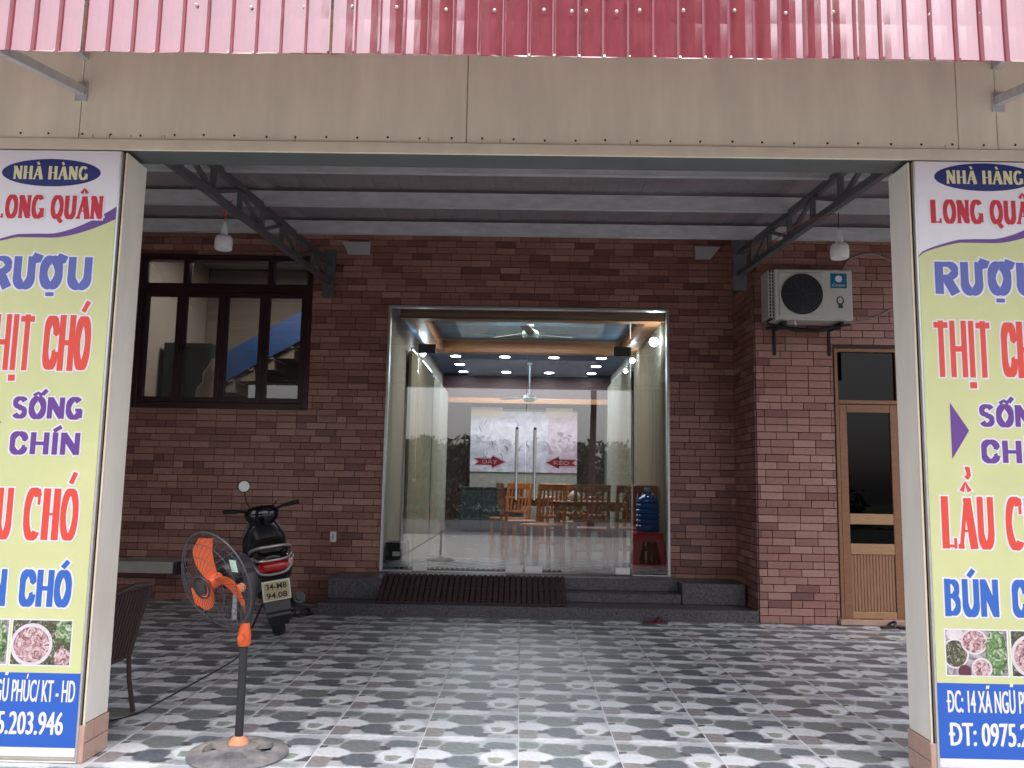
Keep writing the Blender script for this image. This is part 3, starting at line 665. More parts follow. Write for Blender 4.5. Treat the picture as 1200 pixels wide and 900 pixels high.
for i, (a, c) in enumerate(cas):
    s_ = MB(); e = .058
    s_.bbox(a, a + e, -.012, .04, .072, 1.338, .004); s_.bbox(c - e, c, -.012, .04, .072, 1.338, .004); s_.bbox(a + e, c - e, -.011, .039, .072, .072 + e, .004); s_.bbox(a + e, c - e, -.011, .039, 1.338 - e, 1.338, .004)
    cs = s_.build('casement', M_frame, wn)
    MB().box(a + e, c - e, .012, .017, .072 + e, 1.338 - e).build('pane', G_win, cs)
    if i in (1, 3): MB().bbox(a + .012, a + .032, -.032, -.0125, .62, .72, .005).tube([(a + .022, -.03, .70), (a + .022, -.045, .70), (a + .08, -.045, .695)], .007, 6).build('handle', M_black, cs)
# ---------------- glass entrance
en = thing('glass_entrance', (0.05, W0, .345), 'wide frameless glass entrance with double doors and long steel handles', 'entrance')
z1 = 2.97
f = MB(); f.bbox(-1.583, -1.555, -.035, .06, 0, z1, .003); f.bbox(1.57, 1.598, -.035, .06, 0, z1, .003); f.bbox(-1.555, 1.57, -.034, .059, z1 - .025, z1, .003)
f.bbox(-1.555, -1.235, -.03, .03, 0, .016, .003); f.bbox(1.185, 1.57, -.03, .03, 0, .016, .003); f.build('frame', M_alu, en)
zt = 2.48
for (a, c) in ((-1.555, -1.23), (1.168, 1.57)): MB().box(a, c, .0, .010, .016, z1 - .025).build('side_pane', G_door, en)
MB().box(-1.226, 1.164, .0, .010, zt + .005, z1 - .025).build('over_pane', G_door, en)
for s_, (a, c) in ((-1, (-1.226, -.003)), (1, (.003, 1.164))):
    d = MB().box(a, c, .0, .010, .012, zt).build('door_leaf', G_door, en)
    h = MB(); hx = s_ * .10 - .0
    h.tube([(hx, -.055, .80), (hx, -.055, 1.575)], .017, 10); h.build('handle', M_ss, d, smooth=True)
    h = MB()
    for zz in (.82, 1.55): h.tube([(hx, -.055, zz), (hx, .06, zz)], .009, 8)
    h.lathe([(.0165, .775), (.0165, .80)], 10, c=(hx, -.055, 0)); h.lathe([(.0165, 1.575), (.0165, 1.60)], 10, c=(hx, -.055, 0)); h.build('handle_post', M_black, d)
    x0, x1 = sorted((s_ * .012, s_ * .20)); MB().bbox(x0, x1, -.012, .022, .012, .085, .004).build('patch_fitting', M_satin, d)
    xo = a if s_ < 0 else c
    x0, x1 = sorted((xo - s_ * .004, xo - s_ * .165)); MB().bbox(x0, x1, -.012, .022, .012, .085, .004).build('patch_fitting', M_satin, d)
    x0, x1 = sorted((xo + s_ * .006, xo - s_ * .19)); MB().bbox(x0, x1, -.013, .023, zt - .055, zt + .05, .004).build('patch_fitting', M_ssd if False else mat('dark_steel', (.09, .09, .10), .35, .6), d)
    # arrow sticker with white edge
    cx = s_ * .40; L_ = .17; zc = 1.215
    def arr(g): 
        q = [(-L_ - g, .035 + g), (.04 - g * .3, .035 + g), (.04 - g * .3, .062 + g), (L_ + g * 1.6, 0), (.04 - g * .3, -.062 - g), (.04 - g * .3, -.035 - g), (-L_ - g, -.035 - g), (-L_ + .05 - g, 0)]
        return [(cx - s_ * p[0], zc + p[1]) for p in q]
    P = arr(.010); b = MB(); b.add([(p[0], -.0015, p[1]) for p in P] + [(cx, -.0015, zc)], [(i, (i + 1) % 8, 8) for i in range(8)]); b.build('arrow_sticker', P_white, d, fix=False)
    P = arr(0); b = MB(); b.add([(p[0], -.0022, p[1]) for p in P] + [(cx, -.0022, zc)], [(i, (i + 1) % 8, 8) for i in range(8)]); b.build('arrow_sticker', P_red, d, fix=False)
    text_mesh('ĐẨY' if s_ < 0 else 'KÉO', cx - .085, cx + .085, zc - .02, zc + .02, P_white, -.003, d)
# ---------------- wooden side door
wd = thing('wooden_door', (3.175, W1, .055), 'narrow honey coloured wooden door with black glass panels and a dark transom', 'door')
f = MB(); f.bbox(0, .035, -.025, .07, 0, 2.70, .004); f.bbox(.63, .665, -.025, .07, 0, 2.70, .004); f.bbox(.035, .63, -.024, .069, 2.665, 2.70, .004); f.bbox(.035, .63, -.024, .069, 2.13, 2.17, .004)
f.build('door_frame', M_wood, wd)
MB().box(.035, .63, .02, .026, 2.17, 2.665).build('transom_pane', G_black, wd)
lf = MB(); lf.bbox(.038, .115, -.018, .022, .01, 2.125, .004); lf.bbox(.55, .627, -.018, .022, .01, 2.125, .004); lf.build('door_leaf', M_wood, wd)
rr = MB(); rr.bbox(.115, .55, -.017, .021, 2.045, 2.125, .004); rr.build('rail', M_wood, wd)
for z in ((.925, 1.03), (.63, .735), (.01, .075)): MB().bbox(.115, .55, -.017, .021, z[0], z[1], .004).build('rail', M_rail, wd)
for z in ((1.03, 2.045), (.735, .925)): MB().box(.115, .55, .0, .006, z[0], z[1]).build('pane', G_black, wd)
k = .117
while k < .545: MB().bbox(k, min(k + .0285, .549), -.004, .010, .075, .63, .004).build('panel_slat', M_woodh, wd); k += .031
MB().bbox(-.02, .69, -.06, .0, -.05, .0, .004).build('door_sill', M_basetile, wd)

# ---------------- outdoor air conditioner
ac = thing('air_conditioner', (2.455, 8.02, 2.975), 'off white outdoor air conditioner unit hung high on the projecting brick wall', 'air conditioner')
MB().bbox(.03, .80, 0, .27, 0, .515, .012).build('casing', M_ac, ac)
MB().bbox(.07, .515, -.012, .004, .035, .48, .02).build('grille_panel', M_ac, ac)
MB().lathe([(.205, 0), (.205, .010)], 40, T=Matrix.Translation((.295, -.013, .258)) @ Matrix.Rotation(pi / 2, 4, 'X')).build('fan_opening', M_dgrey, ac)
gr = MB()
for r in (.03, .055, .08, .105, .13, .155, .18, .2): gr.tube([(.295 + r * cos(2 * pi * i / 36), -.030, .258 + r * sin(2 * pi * i / 36)) for i in range(36)], .0022, 4, closed=True)
for i in range(12): gr.tube([(.295 + .02 * cos(pi * i / 6), -.030, .258 + .02 * sin(pi * i / 6)), (.295 + .205 * cos(pi * i / 6), -.028, .258 + .205 * sin(pi * i / 6))], .0022, 4)
gr.build('fan_grille', mat('blue_grey_wire', (.06, .07, .09), .5), ac)
s_ = MB()
for k in range(2): s_.box(-.028 + k * .03, -.022 + k * .03 + .004, .02, .25, .02, .50)
for k in range(14): s_.box(-.03, .03, .02, .25, .03 + k * .034, .036 + k * .034)
s_.build('side_louvre', M_ac, ac)
MB().box(-.012, .029, .03, .24, .02, .50).build('side_coil', M_black, ac)
MB().box(.585, .745, -.003, .001, .325, .475).build('brand_sticker', mat('teal_print', (.01, .16, .28), .4), ac)
flat(disc(.665, .42, .034, .034), P_white, -.0036, ac, 'logo_disc'); text_mesh('Casper', .60, .73, .345, .37, P_white, -.0036, ac)
flat(disc(.675, .20, .038, .045), mat('green_print', (.02, .07, .05), .4), -.0006, ac, 'badge'); flat(disc(.675, .203, .024, .03), M_ac, -.0012, ac, 'badge_disc')
MB().box(.655, .70, -.0014, -.0004, .125, .158).build('badge_tail', MATS['green_print'], ac)
b = MB()
for xx in (.10, .66):
    b = MB().bbox(xx, xx + .035, -.03, .345, -.055, -.015, .003).bbox(xx + .003, xx + .032, .325, .3445, -.30, -.05, .002); b.build('wall_bracket', M_rub, ac)
for q, (r_, mm, pts) in enumerate(((.012, M_rub, [(-.02, .1, -.02), (.1, .02, -.07), (.25, .05, -.10), (.42, .06, -.10), (.6, .04, -.06), (.8, .1, -.02)]), (.018, M_rub, [(.0, .2, -.05), (.2, .25, -.03), (.5, .25, -.06), (.75, .2, -.03)]))):
    MB().tube(pts, r_, 8).build('pipe', mm, ac, smooth=True)
MB().tube([(.22, -.01, -.012), (.22, -.015, -.04), (.235, -.015, -.06)], .008, 6).build('drain_spout', M_white, ac, smooth=True)
def smoothpath(pts, n=6):
    P = [Vector(p) for p in pts]; out = []
    for i in range(len(P) - 1):
        a, b_, c, d = P[max(i - 1, 0)], P[i], P[i + 1], P[min(i + 2, len(P) - 1)]
        for k in range(n):
            t = k / n; out.append(.5 * ((2 * b_) + (-a + c) * t + (2 * a - 5 * b_ + 4 * c - d) * t * t + (-a + 3 * b_ - 3 * c + d) * t ** 3))
    out.append(P[-1]); return out
c1 = MB().tube(smoothpath([(3.24, 8.2, 3.44), (3.28, 8.3, 3.58), (3.36, 8.34, 3.68), (3.475, 8.345, 3.735), (3.607, 8.345, 3.745), (3.737, 8.345, 3.70), (3.84, 8.345, 3.62), (4.05, 8.345, 3.35)]), .013, 8).build('conduit', mat('beige_conduit', (.30, .24, .20), .6), smooth=True)
tag(c1, 'beige conduit arching over the brick wall to the right of the air conditioner', 'conduit')
c2 = MB().tube(smoothpath([(3.25, 8.2, 3.02), (3.37, 8.345, 3.02), (3.628, 8.345, 3.09), (3.804, 8.345, 3.18), (4.0, 8.345, 3.2)]), .011, 8).build('conduit', MATS['beige_conduit'], smooth=True)
tag(c2, 'thin straight pipe leaving the foot of the air conditioner towards the right pillar', 'pipe')

# ---------------- hanging bulbs
def bulb(loc, label):
    t = thing('hanging_bulb', loc, label, 'lamp')
    pr = [(.058, 0), (.062, .006), (.064, .05), (.060, .09), (.050, .102), (.026, .108)]
    MB().lathe(pr, 20).build('bulb_body', M_white, t, smooth=True)
    MB().lathe([(.026, .108), (.024, .15), (.018, .17), (.010, .205), (.003, .215)], 16).build('socket', M_white, t, smooth=True)
    return t
bl = bulb((-2.225, 5.9, 3.005), 'white unlit bulb hung by orange string from the left truss')
MB().tube([(0, 0, .2), (.004, 0, .25), (0, 0, .335)], .004, 6).tube([(0, 0, .335), (-.03, 0, .37), (.025, .02, .355), (.05, 0, .375), (.0, -.03, .345), (-.04, .01, .36)], .005, 6).tube([(0, 0, .33), (-.025, 0, .28)], .003, 5).build('string', M_orange, bl)
bl = bulb((2.215, 5.66, 2.935), 'white unlit bulb hung under the right truss above the air conditioner')
MB().tube([(0, 0, .21), (0, 0, .335)], .003, 6).build('wire', M_black, bl)
MB().tube(smoothpath([(-.02, .0, .32), (-.06, .05, .33), (-.12, .5, .40), (-.10, 1.2, .48)]), .005, 6).build('cord', mat('faded_orange_cord', (.30, .10, .06), .6), bl)
# pale slant-sided quads set on the bricks high on the wall
for (xa, xb, sl_, lab) in ((-2.09, -1.77, 1, 'pale irregular patch high on the bricks beside the left truss'), (1.95, 2.24, -1, 'pale irregular patch high on the bricks beside the right truss')):
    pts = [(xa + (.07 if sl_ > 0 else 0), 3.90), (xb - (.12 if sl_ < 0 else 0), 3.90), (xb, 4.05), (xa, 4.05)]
    o = MB().prism([(p[0], W0 - .019, p[1]) for p in pts], (0, .008, 0)).build('wall_patch', mat('pale_patch', (.50, .50, .52), .6)); tag(o, lab, 'patch')
# outlet
ou = thing('wall_outlet', (-2.055, W0 - .002, .65), 'small white electric outlet low on the brick wall beside the entrance', 'outlet')
MB().bbox(-.035, .035, -.022, .0, 0, .115, .004).build('plate', M_white, ou)
MB().box(-.012, .012, -.0235, -.0222, .03, .085).build('socket', mat('pale_grey_plastic', (.45, .45, .45), .5), ou)
# ledge at the far left
le = thing('stone_ledge', (-3.68, W0, .29), 'pale stone ledge fixed low along the brick wall behind the fan', 'ledge')
MB().prism([(-1.0, -.30, .02), (-1.0, -.30, .14), (-1.0, .0, .15), (-1.0, .0, .0)], (.99, 0, 0)).build('slab', mat('pale_stone', (.42, .40, .36), .6, noise=.12, nscale=9), le)
MB().box(-.01, .03, -.29, .0, .005, .135).build('end_cap', M_dgrey, le)

# ---------------- ramp mat of slats
rm = thing('slatted_ramp', (-1.42, 8.40, .118), 'reddish brown slatted ramp lying over the granite steps', 'ramp')
rx = rad(25.5); T0 = Matrix.Translation((0, 0, .012)) @ Matrix.Rotation(rx, 4, 'X'); ML = .52
M_ramp = mat('rusty_ramp_paint', (.075, .043, .046), .5, .2, noise=.3, nscale=25)
k = 0; x = 0
sm = MB().bbox(-.021, .021, 0, ML, -.006, .010, .003, T=T0).mesh('slat', M_ramp)
while x < 1.86:
    o = link('slat', sm, rm); o.location = (x + .021, 0, 0); x += .058
for yy in (.03, .25, .47): MB().box(0, 1.87, yy, yy + .03, -.012, -.0065, T=T0).build('cross_bar', M_rub, rm)
MB().bbox(-.01, 1.88, -.012, -.002, -.004, .012, .002, T=T0).build('edge_strip', M_ramp, rm)

# ---------------- pedestal fan
fn = thing('pedestal_fan', (-1.345, 4.15, 0), 'orange and black pedestal fan standing on the tiled floor by the left pillar', 'fan')
pr = [(.232, 0), (.236, .008), (.232, .020), (.20, .032), (.17, .036)]
def ringlathe(prof, n=48, c=(0, 0, 0)): return MB().lathe(prof, n, c=c, cap=False)
ringlathe([(.165, .004), (.232, .002), (.238, .010), (.232, .022), (.20, .034), (.165, .036), (.165, .004)]).build('base_ring', M_base, fn, smooth=True)
b = MB()
for a0 in (50, 140, 230, 320):   # four spokes between the openings
    A = [rad(a0 - 17), rad(a0 + 17)]
    b.prism([(.05 * cos(A[0] - .3), .05 * sin(A[0] - .3), .018), (.175 * cos(A[0]), .175 * sin(A[0]), .010), (.175 * cos(A[1]), .175 * sin(A[1]), .010), (.05 * cos(A[1] + .3), .05 * sin(A[1] + .3), .018)], (0, 0, .026))
b.lathe([(.095, .008), (.095, .044), (.06, .056)], 28)
b.build('base_spokes', M_base, fn)
MB().lathe([(.048, .050), (.046, .066), (.036, .080), (.026, .088), (.024, .092)], 24).build('base_collar', M_palorange, fn, smooth=True)
MB().lathe([(.020, .088), (.020, .52)], 18).build('pole', M_dgrey, fn, smooth=True)
MB().lathe([(.026, .515), (.031, .525), (.031, .575), (.025, .60), (.023, .635), (.018, .645)], 20).build('height_clamp', M_orange, fn, smooth=True)
MB().tube([(0, -.02, .56), (0, -.055, .56)], [.010, .016], 10).build('clamp_knob', M_orange, fn, smooth=True)
nk = MB(); R_ = []
for z, wx, wy, ox in ((.62, .022, .022, 0), (.66, .034, .035, 0), (.74, .040, .045, .004), (.82, .040, .05, .010), (.87, .03, .04, .014)):
    R_.append([(ox + wx * cos(2 * pi * i / 16), wy * sin(2 * pi * i / 16), z) for i in range(16)])
nk.loft(R_).build('neck', M_dgrey, fn, smooth=True)
# fan head: axis points left and towards the street, a little down
HD = Vector((-.50, -.80, -.33)).normalized(); Cc = Vector((-.135, -.06, .835))
Rm = HD.to_track_quat('Z', 'Y').to_matrix().to_4x4(); TH = Matrix.Translation(Cc) @ Rm
MB().lathe([(.03, -.20), (.06, -.185), (.072, -.14), (.075, -.06), (.06, -.035)], 24, T=TH).build('motor_housing', M_dgrey, fn, smooth=True)
MB().tube([TH @ Vector((0, 0, -.11)), Vector((-.02, .02, .86)), Vector((.0, 0, .80))], [.035, .035, .032], 10).build('pivot', M_dgrey, fn, smooth=True)
RC = .245
def circ(r, z, rad_, b, n=48): b.tube([TH @ Vector((r * cos(2 * pi * i / n), r * sin(2 * pi * i / n), z)) for i in range(n)], rad_, 5, closed=True)
M_wire = mat('grey_cage_wire', (.07, .07, .08), .4, .3)
cg = MB(); circ(RC, .0, .0045, cg)
for sg, dpt in ((1, .085), (-1, .055)):
    for k in range(36):
        a = 2 * pi * k / 36; p = []
        for q in range(8):
            r = .055 + (RC - .055) * q / 7; z = sg * dpt * (1 - (r / RC) ** 3.2) 
            tw = .25 * (1 - q / 7) * sg
            p.append(TH @ Vector((r * cos(a + tw), r * sin(a + tw), z)))
        cg.tube(p, .0012, 3, cap=False)
circ(.15, .078, .0016, cg); circ(.15, -.046, .0016, cg); circ(.2, .042, .0016, cg)
cg.build('cage', M_wire, fn)
b = MB(); circ(.056, .086, .005, b); circ(.040, .088, .0035, b); b.build('cage_ring', M_dgrey, fn)
MB().lathe([(.036, .084), (.034, .092), (.02, .096)], 24, T=TH).build('cage_badge', M_dgrey, fn, smooth=True)
MB().lathe([(.034, -.02), (.034, .030), (.026, .045), (.01, .050)], 20, T=TH).build('hub', M_orange, fn, smooth=True)
# reference directions in the fan plane
Uz = Vector((0, 0, 1)); e2 = (Uz - HD * Uz.dot(HD)).normalized(); e1 = e2.cross(HD)   # e1 to the viewer's right
Ri = Rm.to_3x3().inverted(); l1 = Ri @ e1; l2 = Ri @ e2
def blade(deg):
    b = MB(); rows = []
    n = 10
    for i in range(n + 1):
        t = i / n; r = .025 + .195 * t; wdt = .018 + .042 * sin(min(1, t * 1.15) * pi * .62) ; wdt *= (1 if t < .9 else .72)
        sweep = rad(deg) - .55 * t * t
        c = (l1 * cos(sweep) + l2 * sin(sweep)); tgt = (-l1 * sin(sweep) + l2 * cos(sweep))
        base = c * r; tl = .020 * (1 - .4 * t)
        row = []
        for s2, zz in ((-1, -tl), (-.4, -tl * .3), (.4, tl * .45), (1, tl)):
            row.append(base + tgt * (wdt * s2) + Vector((0, 0, zz + .010)))
        rows.append(row)
    ringz = []
    for row in rows: ringz.append([TH @ p for p in row] + [TH @ (p - Vector((0, 0, .003))) for p in reversed(row)])
    b.loft(ringz); b.build('blade', M_orange, fn, smooth=True)
for d in (118, 358, 238): blade(d)
q = Matrix.Translation(TH @ (l1 * .20 + l2 * .10 + Vector((0, 0, .030)))) @ Rm.to_4x4()
MB().box(-.022, .022, -.03, .03, .0, .0012, T=q).build('sticker', mat('mint_sticker', (.45, .62, .52), .5), fn)
q = Matrix.Translation((-.010, -.052, .80)) 
MB().lathe([(.022, 0), (.022, .008), (.016, .012)], 18, T=q @ Matrix.Rotation(pi / 2, 4, 'X')).build('control_knob', M_palorange, fn, smooth=True)
MB().bbox(-.06, -.035, -.03, -.01, .64, .80, .004).build('lever', mat('mid_grey_plastic', (.22, .22, .24), .4), fn)
cable = MB().tube(smoothpath([(-1.335, 4.21, .66), (-1.35, 4.215, .52), (-1.43, 4.30, .42), (-1.72, 4.50, .245), (-1.97, 4.65, .10), (-2.127, 4.77, .012), (-2.25, 4.60, .006), (-2.5, 4.4, .006)]), .0045, 6).build('power_cord', M_black, smooth=True)
tag(cable, 'thin black cord sagging from the fan to the floor by the left pillar', 'cord')

# ---------------- scooter seen from behind
sc = thing('scooter', (-2.05, 7.25, 0), 'black scooter parked beside the brick wall, its red tail light towards the street', 'scooter', rz=rad(110))
LT = Matrix.Rotation(rad(-9), 4, 'X')   # lean on the side stand (local x forward, y left)
def sb(name, mb, m, smooth=True, par=None):
    mb.v = [tuple(LT @ Vector(v)) for v in mb.v]; return mb.build(name, m, par or sc, smooth=smooth)
def wheel(x, r, wd_):
    t = MB(); prof = [(r - .045, -wd_ * .8), (r - .02, -wd_), (r - .004, -wd_ * .6), (r, 0), (r - .004, wd_ * .6), (r - .02, wd_), (r - .045, wd_ * .8), (r - .045, -wd_ * .8)]
    Tm = Matrix.Translation((x, 0, r)) @ Matrix.Rotation(pi / 2, 4, 'X')
    tw = sb('wheel', t.lathe(prof, 32, T=Tm, cap=False), M_rub)
    rim = MB().lathe([(r - .046, -wd_ * .7), (r - .06, -.01), (.05, -.012), (.04, -.03), (.04, .03), (.05, .012), (r - .06, .01), (r - .046, wd_ * .7)], 32, T=Tm); sb('rim', rim, M_alu, par=tw)
wheel(0.0, .235, .050); wheel(1.26, .235, .045)
def sec(x, zc, hw, hh, n=20, p=2.6, tw=0):
    o = []
    for i in range(n):
        a = 2 * pi * i / n; c, s_ = cos(a), sin(a)
        o.append((x, hw * abs(c) ** (2 / p) * (1 if c >= 0 else -1), zc + hh * abs(s_) ** (2 / p) * (1 if s_ >= 0 else -1)))
    return o
sb('body', MB().loft([sec(-.31, .66, .07, .05), sec(-.27, .645, .125, .085), (sec(-.15, .62, .165, .13)), sec(.05, .58, .175, .16), sec(.30, .52, .165, .19), sec(.45, .42, .15, .16), sec(.52, .36, .14, .10)]), M_gloss)
sb('seat', MB().loft([sec(-.24, .755, .09, .03), sec(-.16, .775, .135, .045), sec(.05, .785, .145, .05), sec(.20, .765, .13, .05), sec(.40, .745, .11, .05), sec(.52, .72, .08, .03)]), mat('black_vinyl', (.014, .013, .014), .45, bump=.2, bscale=200))
sb('grab_rail', MB().tube(smoothpath([(.05, .165, .72), (-.15, .16, .755), (-.29, .10, .78), (-.33, 0, .785), (-.29, -.10, .78), (-.15, -.16, .755), (.05, -.165, .72)]), .013, 10), M_alu)
sb('tail_light', MB().loft([sec(-.345, .62, .085, .022), sec(-.33, .62, .12, .045), sec(-.27, .62, .135, .055)]), mat('red_lens', (.40, .008, .01), .12, coat=.5))
sb('tail_trim', MB().tube(smoothpath([(-.20, .168, .68), (-.30, .145, .635), (-.345, .10, .575), (-.36, 0, .56), (-.345, -.10, .575), (-.30, -.145, .635), (-.20, -.168, .68)]), .011, 8), M_alu)
sb('tail_trim', MB().tube(smoothpath([(-.20, .160, .70), (-.31, .11, .675), (-.345, 0, .672), (-.31, -.11, .675), (-.20, -.160, .70)]), .010, 8), M_alu)
sb('indicator', MB().loft([sec(-.325, .63, .02, .035), sec(-.30, .63, .035, .05), sec(-.22, .63, .04, .055)]).__class__().loft([[(p[0], p[1] - .135, p[2]) for p in sec(-.325, .635, .012, .03)], [(p[0], p[1] - .135, p[2]) for p in sec(-.27, .635, .035, .05)], [(p[0], p[1] - .14, p[2]) for p in sec(-.18, .635, .03, .05)]]), mat('clear_pink_lens', (.55, .28, .25), .15))
sb('mudguard', MB().loft([[(-.25, y, .54 + dz) for (y, dz) in ((-.10, -.03), (-.10, .02), (.10, .02), (.10, -.03))], [(-.31, y, .42 + dz) for (y, dz) in ((-.105, -.02), (-.105, .02), (.105, .02), (.105, -.02))], [(-.35, y, .24 + dz) for (y, dz) in ((-.10, -.02), (-.10, .02), (.10, .02), (.10, -.02))], [(-.33, y, .16 + dz) for (y, dz) in ((-.07, -.02), (-.07, .01), (.07, .01), (.07, -.02))]]), M_black, smooth=False)
PL = Matrix.Translation((-.375, 0, .43)) @ Matrix.Rotation(rad(-12), 4, 'Y')
pl = sb('licence_plate', MB().bbox(-.004, .004, -.112, .112, -.086, .086, .003, T=PL), mat('plate_white', (.72, .70, .62), .4), smooth=False)
sb('plate_field', MB().box(-.0052, -.0042, -.099, .099, -.073, .073, T=PL), mat('plate_yellow', (.50, .42, .24), .45), smooth=False, par=pl)
for s_, z0, z1 in (('34-M8', .014, .062), ('94.08', -.062, -.014)):
    o = text_mesh(s_, -.082, .082, z0, z1, M_black, 0, pl, off=.02)
    for v in o.data.vertices: v.co = LT @ (PL @ Vector((-.0062, -v.co.x, v.co.z)))
sb('floorboard', MB().loft([sec(.42, .30, .13, .05), sec(.60, .28, .15, .035), sec(.90, .29, .15, .035), sec(1.0, .34, .14, .07)]), M_black)
sb('leg_shield', MB().loft([sec(.93, .36, .16, .10), [(x + .06, y, z) for x, y, z in sec(.93, .55, .20, .12)], [(p[0] - .0 + (.0), p[1], p[2]) for p in sec(.97, .78, .20, .10)], sec(.93, .92, .12, .06)]), M_gloss)
shield = MB()
rg = []
for z, x, hw, d in ((.30, 1.02, .12, .04), (.45, 1.00, .19, .05), (.62, .97, .215, .06), (.78, .92, .20, .07), (.90, .88, .13, .07), (.96, .86, .09, .05)):
    rg.append([(x + d * sin(2 * pi * i / 20), hw * cos(2 * pi * i / 20), z) for i in range(20)])
sb('front_apron', shield.loft(rg), M_gloss)
sb('front_fork', MB().tube([(1.26, .065, .235), (1.02, .05, .62)], .02, 8).tube([(1.26, -.065, .235), (1.02, -.05, .62)], .02, 8), M_black)
sb('front_mudguard', MB().loft([sec(1.06, .40, .065, .05), sec(1.2, .49, .07, .03), sec(1.36, .46, .07, .03), sec(1.46, .36, .05, .03)]), M_gloss)
rg = []
for z, x, hw, d in ((.90, .86, .09, .08), (.96, .85, .15, .09), (1.02, .84, .165, .09), (1.07, .84, .12, .07), (1.085, .84, .06, .04)):
    rg.append([(x + d * sin(2 * pi * i / 20), hw * cos(2 * pi * i / 20), z) for i in range(20)])
sb('handlebar_cover', MB().loft(rg), M_gloss)
sb('headlight', MB().loft([sec(.92, 1.0, .07, .04), sec(.95, 1.0, .055, .03)]), M_white)
for s_ in (1, -1):
    g = sb('handlebar', MB().tube([(.83, s_ * .10, 1.03), (.79, s_ * .20, 1.06), (.74, s_ * .34, 1.075)], .013, 8), M_black)
    sb('grip', MB().tube([(.783, s_ * .22, 1.062), (.74, s_ * .345, 1.077)], .019, 10), M_rub, par=g)
    sb('brake_lever', MB().tube([(.83, s_ * .20, 1.05), (.83, s_ * .33, 1.06)], .006, 6), M_black, par=g)
m_ = sb('mirror', MB().tube(smoothpath([(.83, .10, 1.07), (.80, .13, 1.15), (.78, .135, 1.235)]), .006, 6).tube([(.795, .135, 1.29), (.775, .135, 1.29)], [.058, .055], 20), M_black)
sb('mirror_glass', MB().tube([(.774, .135, 1.29), (.771, .135, 1.29)], [.050, .050], 20), mat('mirror_silver', (.85, .85, .85), .25, .3), par=m_)
m_ = sb('mirror', MB().tube(smoothpath([(.83, -.10, 1.07), (.80, -.13, 1.09), (.78, -.14, 1.11)]), .006, 6), M_black)
sb('exhaust', MB().tube([(.35, -.14, .20), (.0, -.17, .25), (-.30, -.18, .33)], [.03, .055, .05], 14), mat('dark_exhaust', (.05, .05, .05), .4, .6))
sb('exhaust_tip', MB().tube([(-.29, -.18, .328), (-.34, -.18, .342)], [.028, .028], 12), MATS['dark_exhaust'])
sb('engine', MB().loft([sec(-.08, .28, .07, .07), sec(.10, .28, .11, .10), sec(.35, .28, .10, .09)]), M_dgrey)
b = MB().tube([(.45, .12, .22), (.38, .22, -.02)], .011, 6); b.build('side_stand', M_black, sc)
# rider's cap/bag-like dark bundle hung behind the apron
sb('storage_hook_bag', MB().loft([sec(.74, .70, .08, .10), sec(.80, .74, .13, .17), sec(.87, .72, .12, .15)]), M_black)

# ---------------- brown chair
ch = thing('woven_chair', (-2.44, 4.62, 0), 'dark brown woven garden chair half hidden by the left pillar', 'chair')
for y in (-.22, .22):
    MB().tube([(.26, y, .005), (.225, y, .18), (.215, y, .31), (.262, y, .52), (.315, y, .71)], .014, 8).build('rear_leg', M_brown, ch, smooth=True)
    MB().tube([(-.20, y, .005), (-.17, y, .40), (-.12, y, .52), (.22, y, .52)], .014, 8).build('front_leg', M_brown, ch, smooth=True)
MB().bbox(-.19, .22, -.215, .215, .30, .335, .01).build('seat', M_brown, ch)
for k in range(11):
    y = -.19 + k * .038
    MB().prism([(.215, y - .012, .33), (.227, y - .012, .33), (.227, y + .012, .33), (.215, y + .012, .33)], (.09, 0, .37)).build('back_slat', M_brown, ch)
MB().tube([(.315, -.22, .71), (.322, 0, .73), (.315, .22, .71)], .015, 8).build('top_rail', M_brown, ch, smooth=True)

# ---------------- sandals and small things on the floor
def sandal(loc, rz, m, label, cat='sandal', group=None):
    t = thing('sandal', loc, label, cat, rz, group)
    n = 18; out = [(.125 * cos(2 * pi * i / n), (.042 + .008 * cos(2 * pi * i / n)) * sin(2 * pi * i / n)) for i in range(n)]
    MB().prism([(p[0], p[1], 0) for p in out], (0, 0, .02)).build('sole', m, t)
    MB().tube(smoothpath([(.0, -.045, .012), (.03, -.03, .045), (.05, 0, .055), (.03, .03, .045), (.0, .045, .012)]), .012, 6).build('strap', m, t, smooth=True)
    return t
sandal((-2.10, 8.28, .0), 1.2, M_black, 'black sandal on the floor just right of the scooter'); sandal((-2.22, 8.20, .0), .9, M_dgrey, 'dark sandal on the floor nearest the scooter tyre')
sandal((3.60, 8.22, .0), .3, M_black, 'black sandal on the floor at the foot of the wooden door, by the door frame'); sandal((3.78, 8.20, .0), .15, M_black, 'black sandal at the foot of the wooden door nearest the right pillar')
sandal((1.33, 8.22, .0), .1, mat('dull_red_rubber', (.11, .022, .03), .6), 'small dull red sandal on the floor before the right end of the steps')

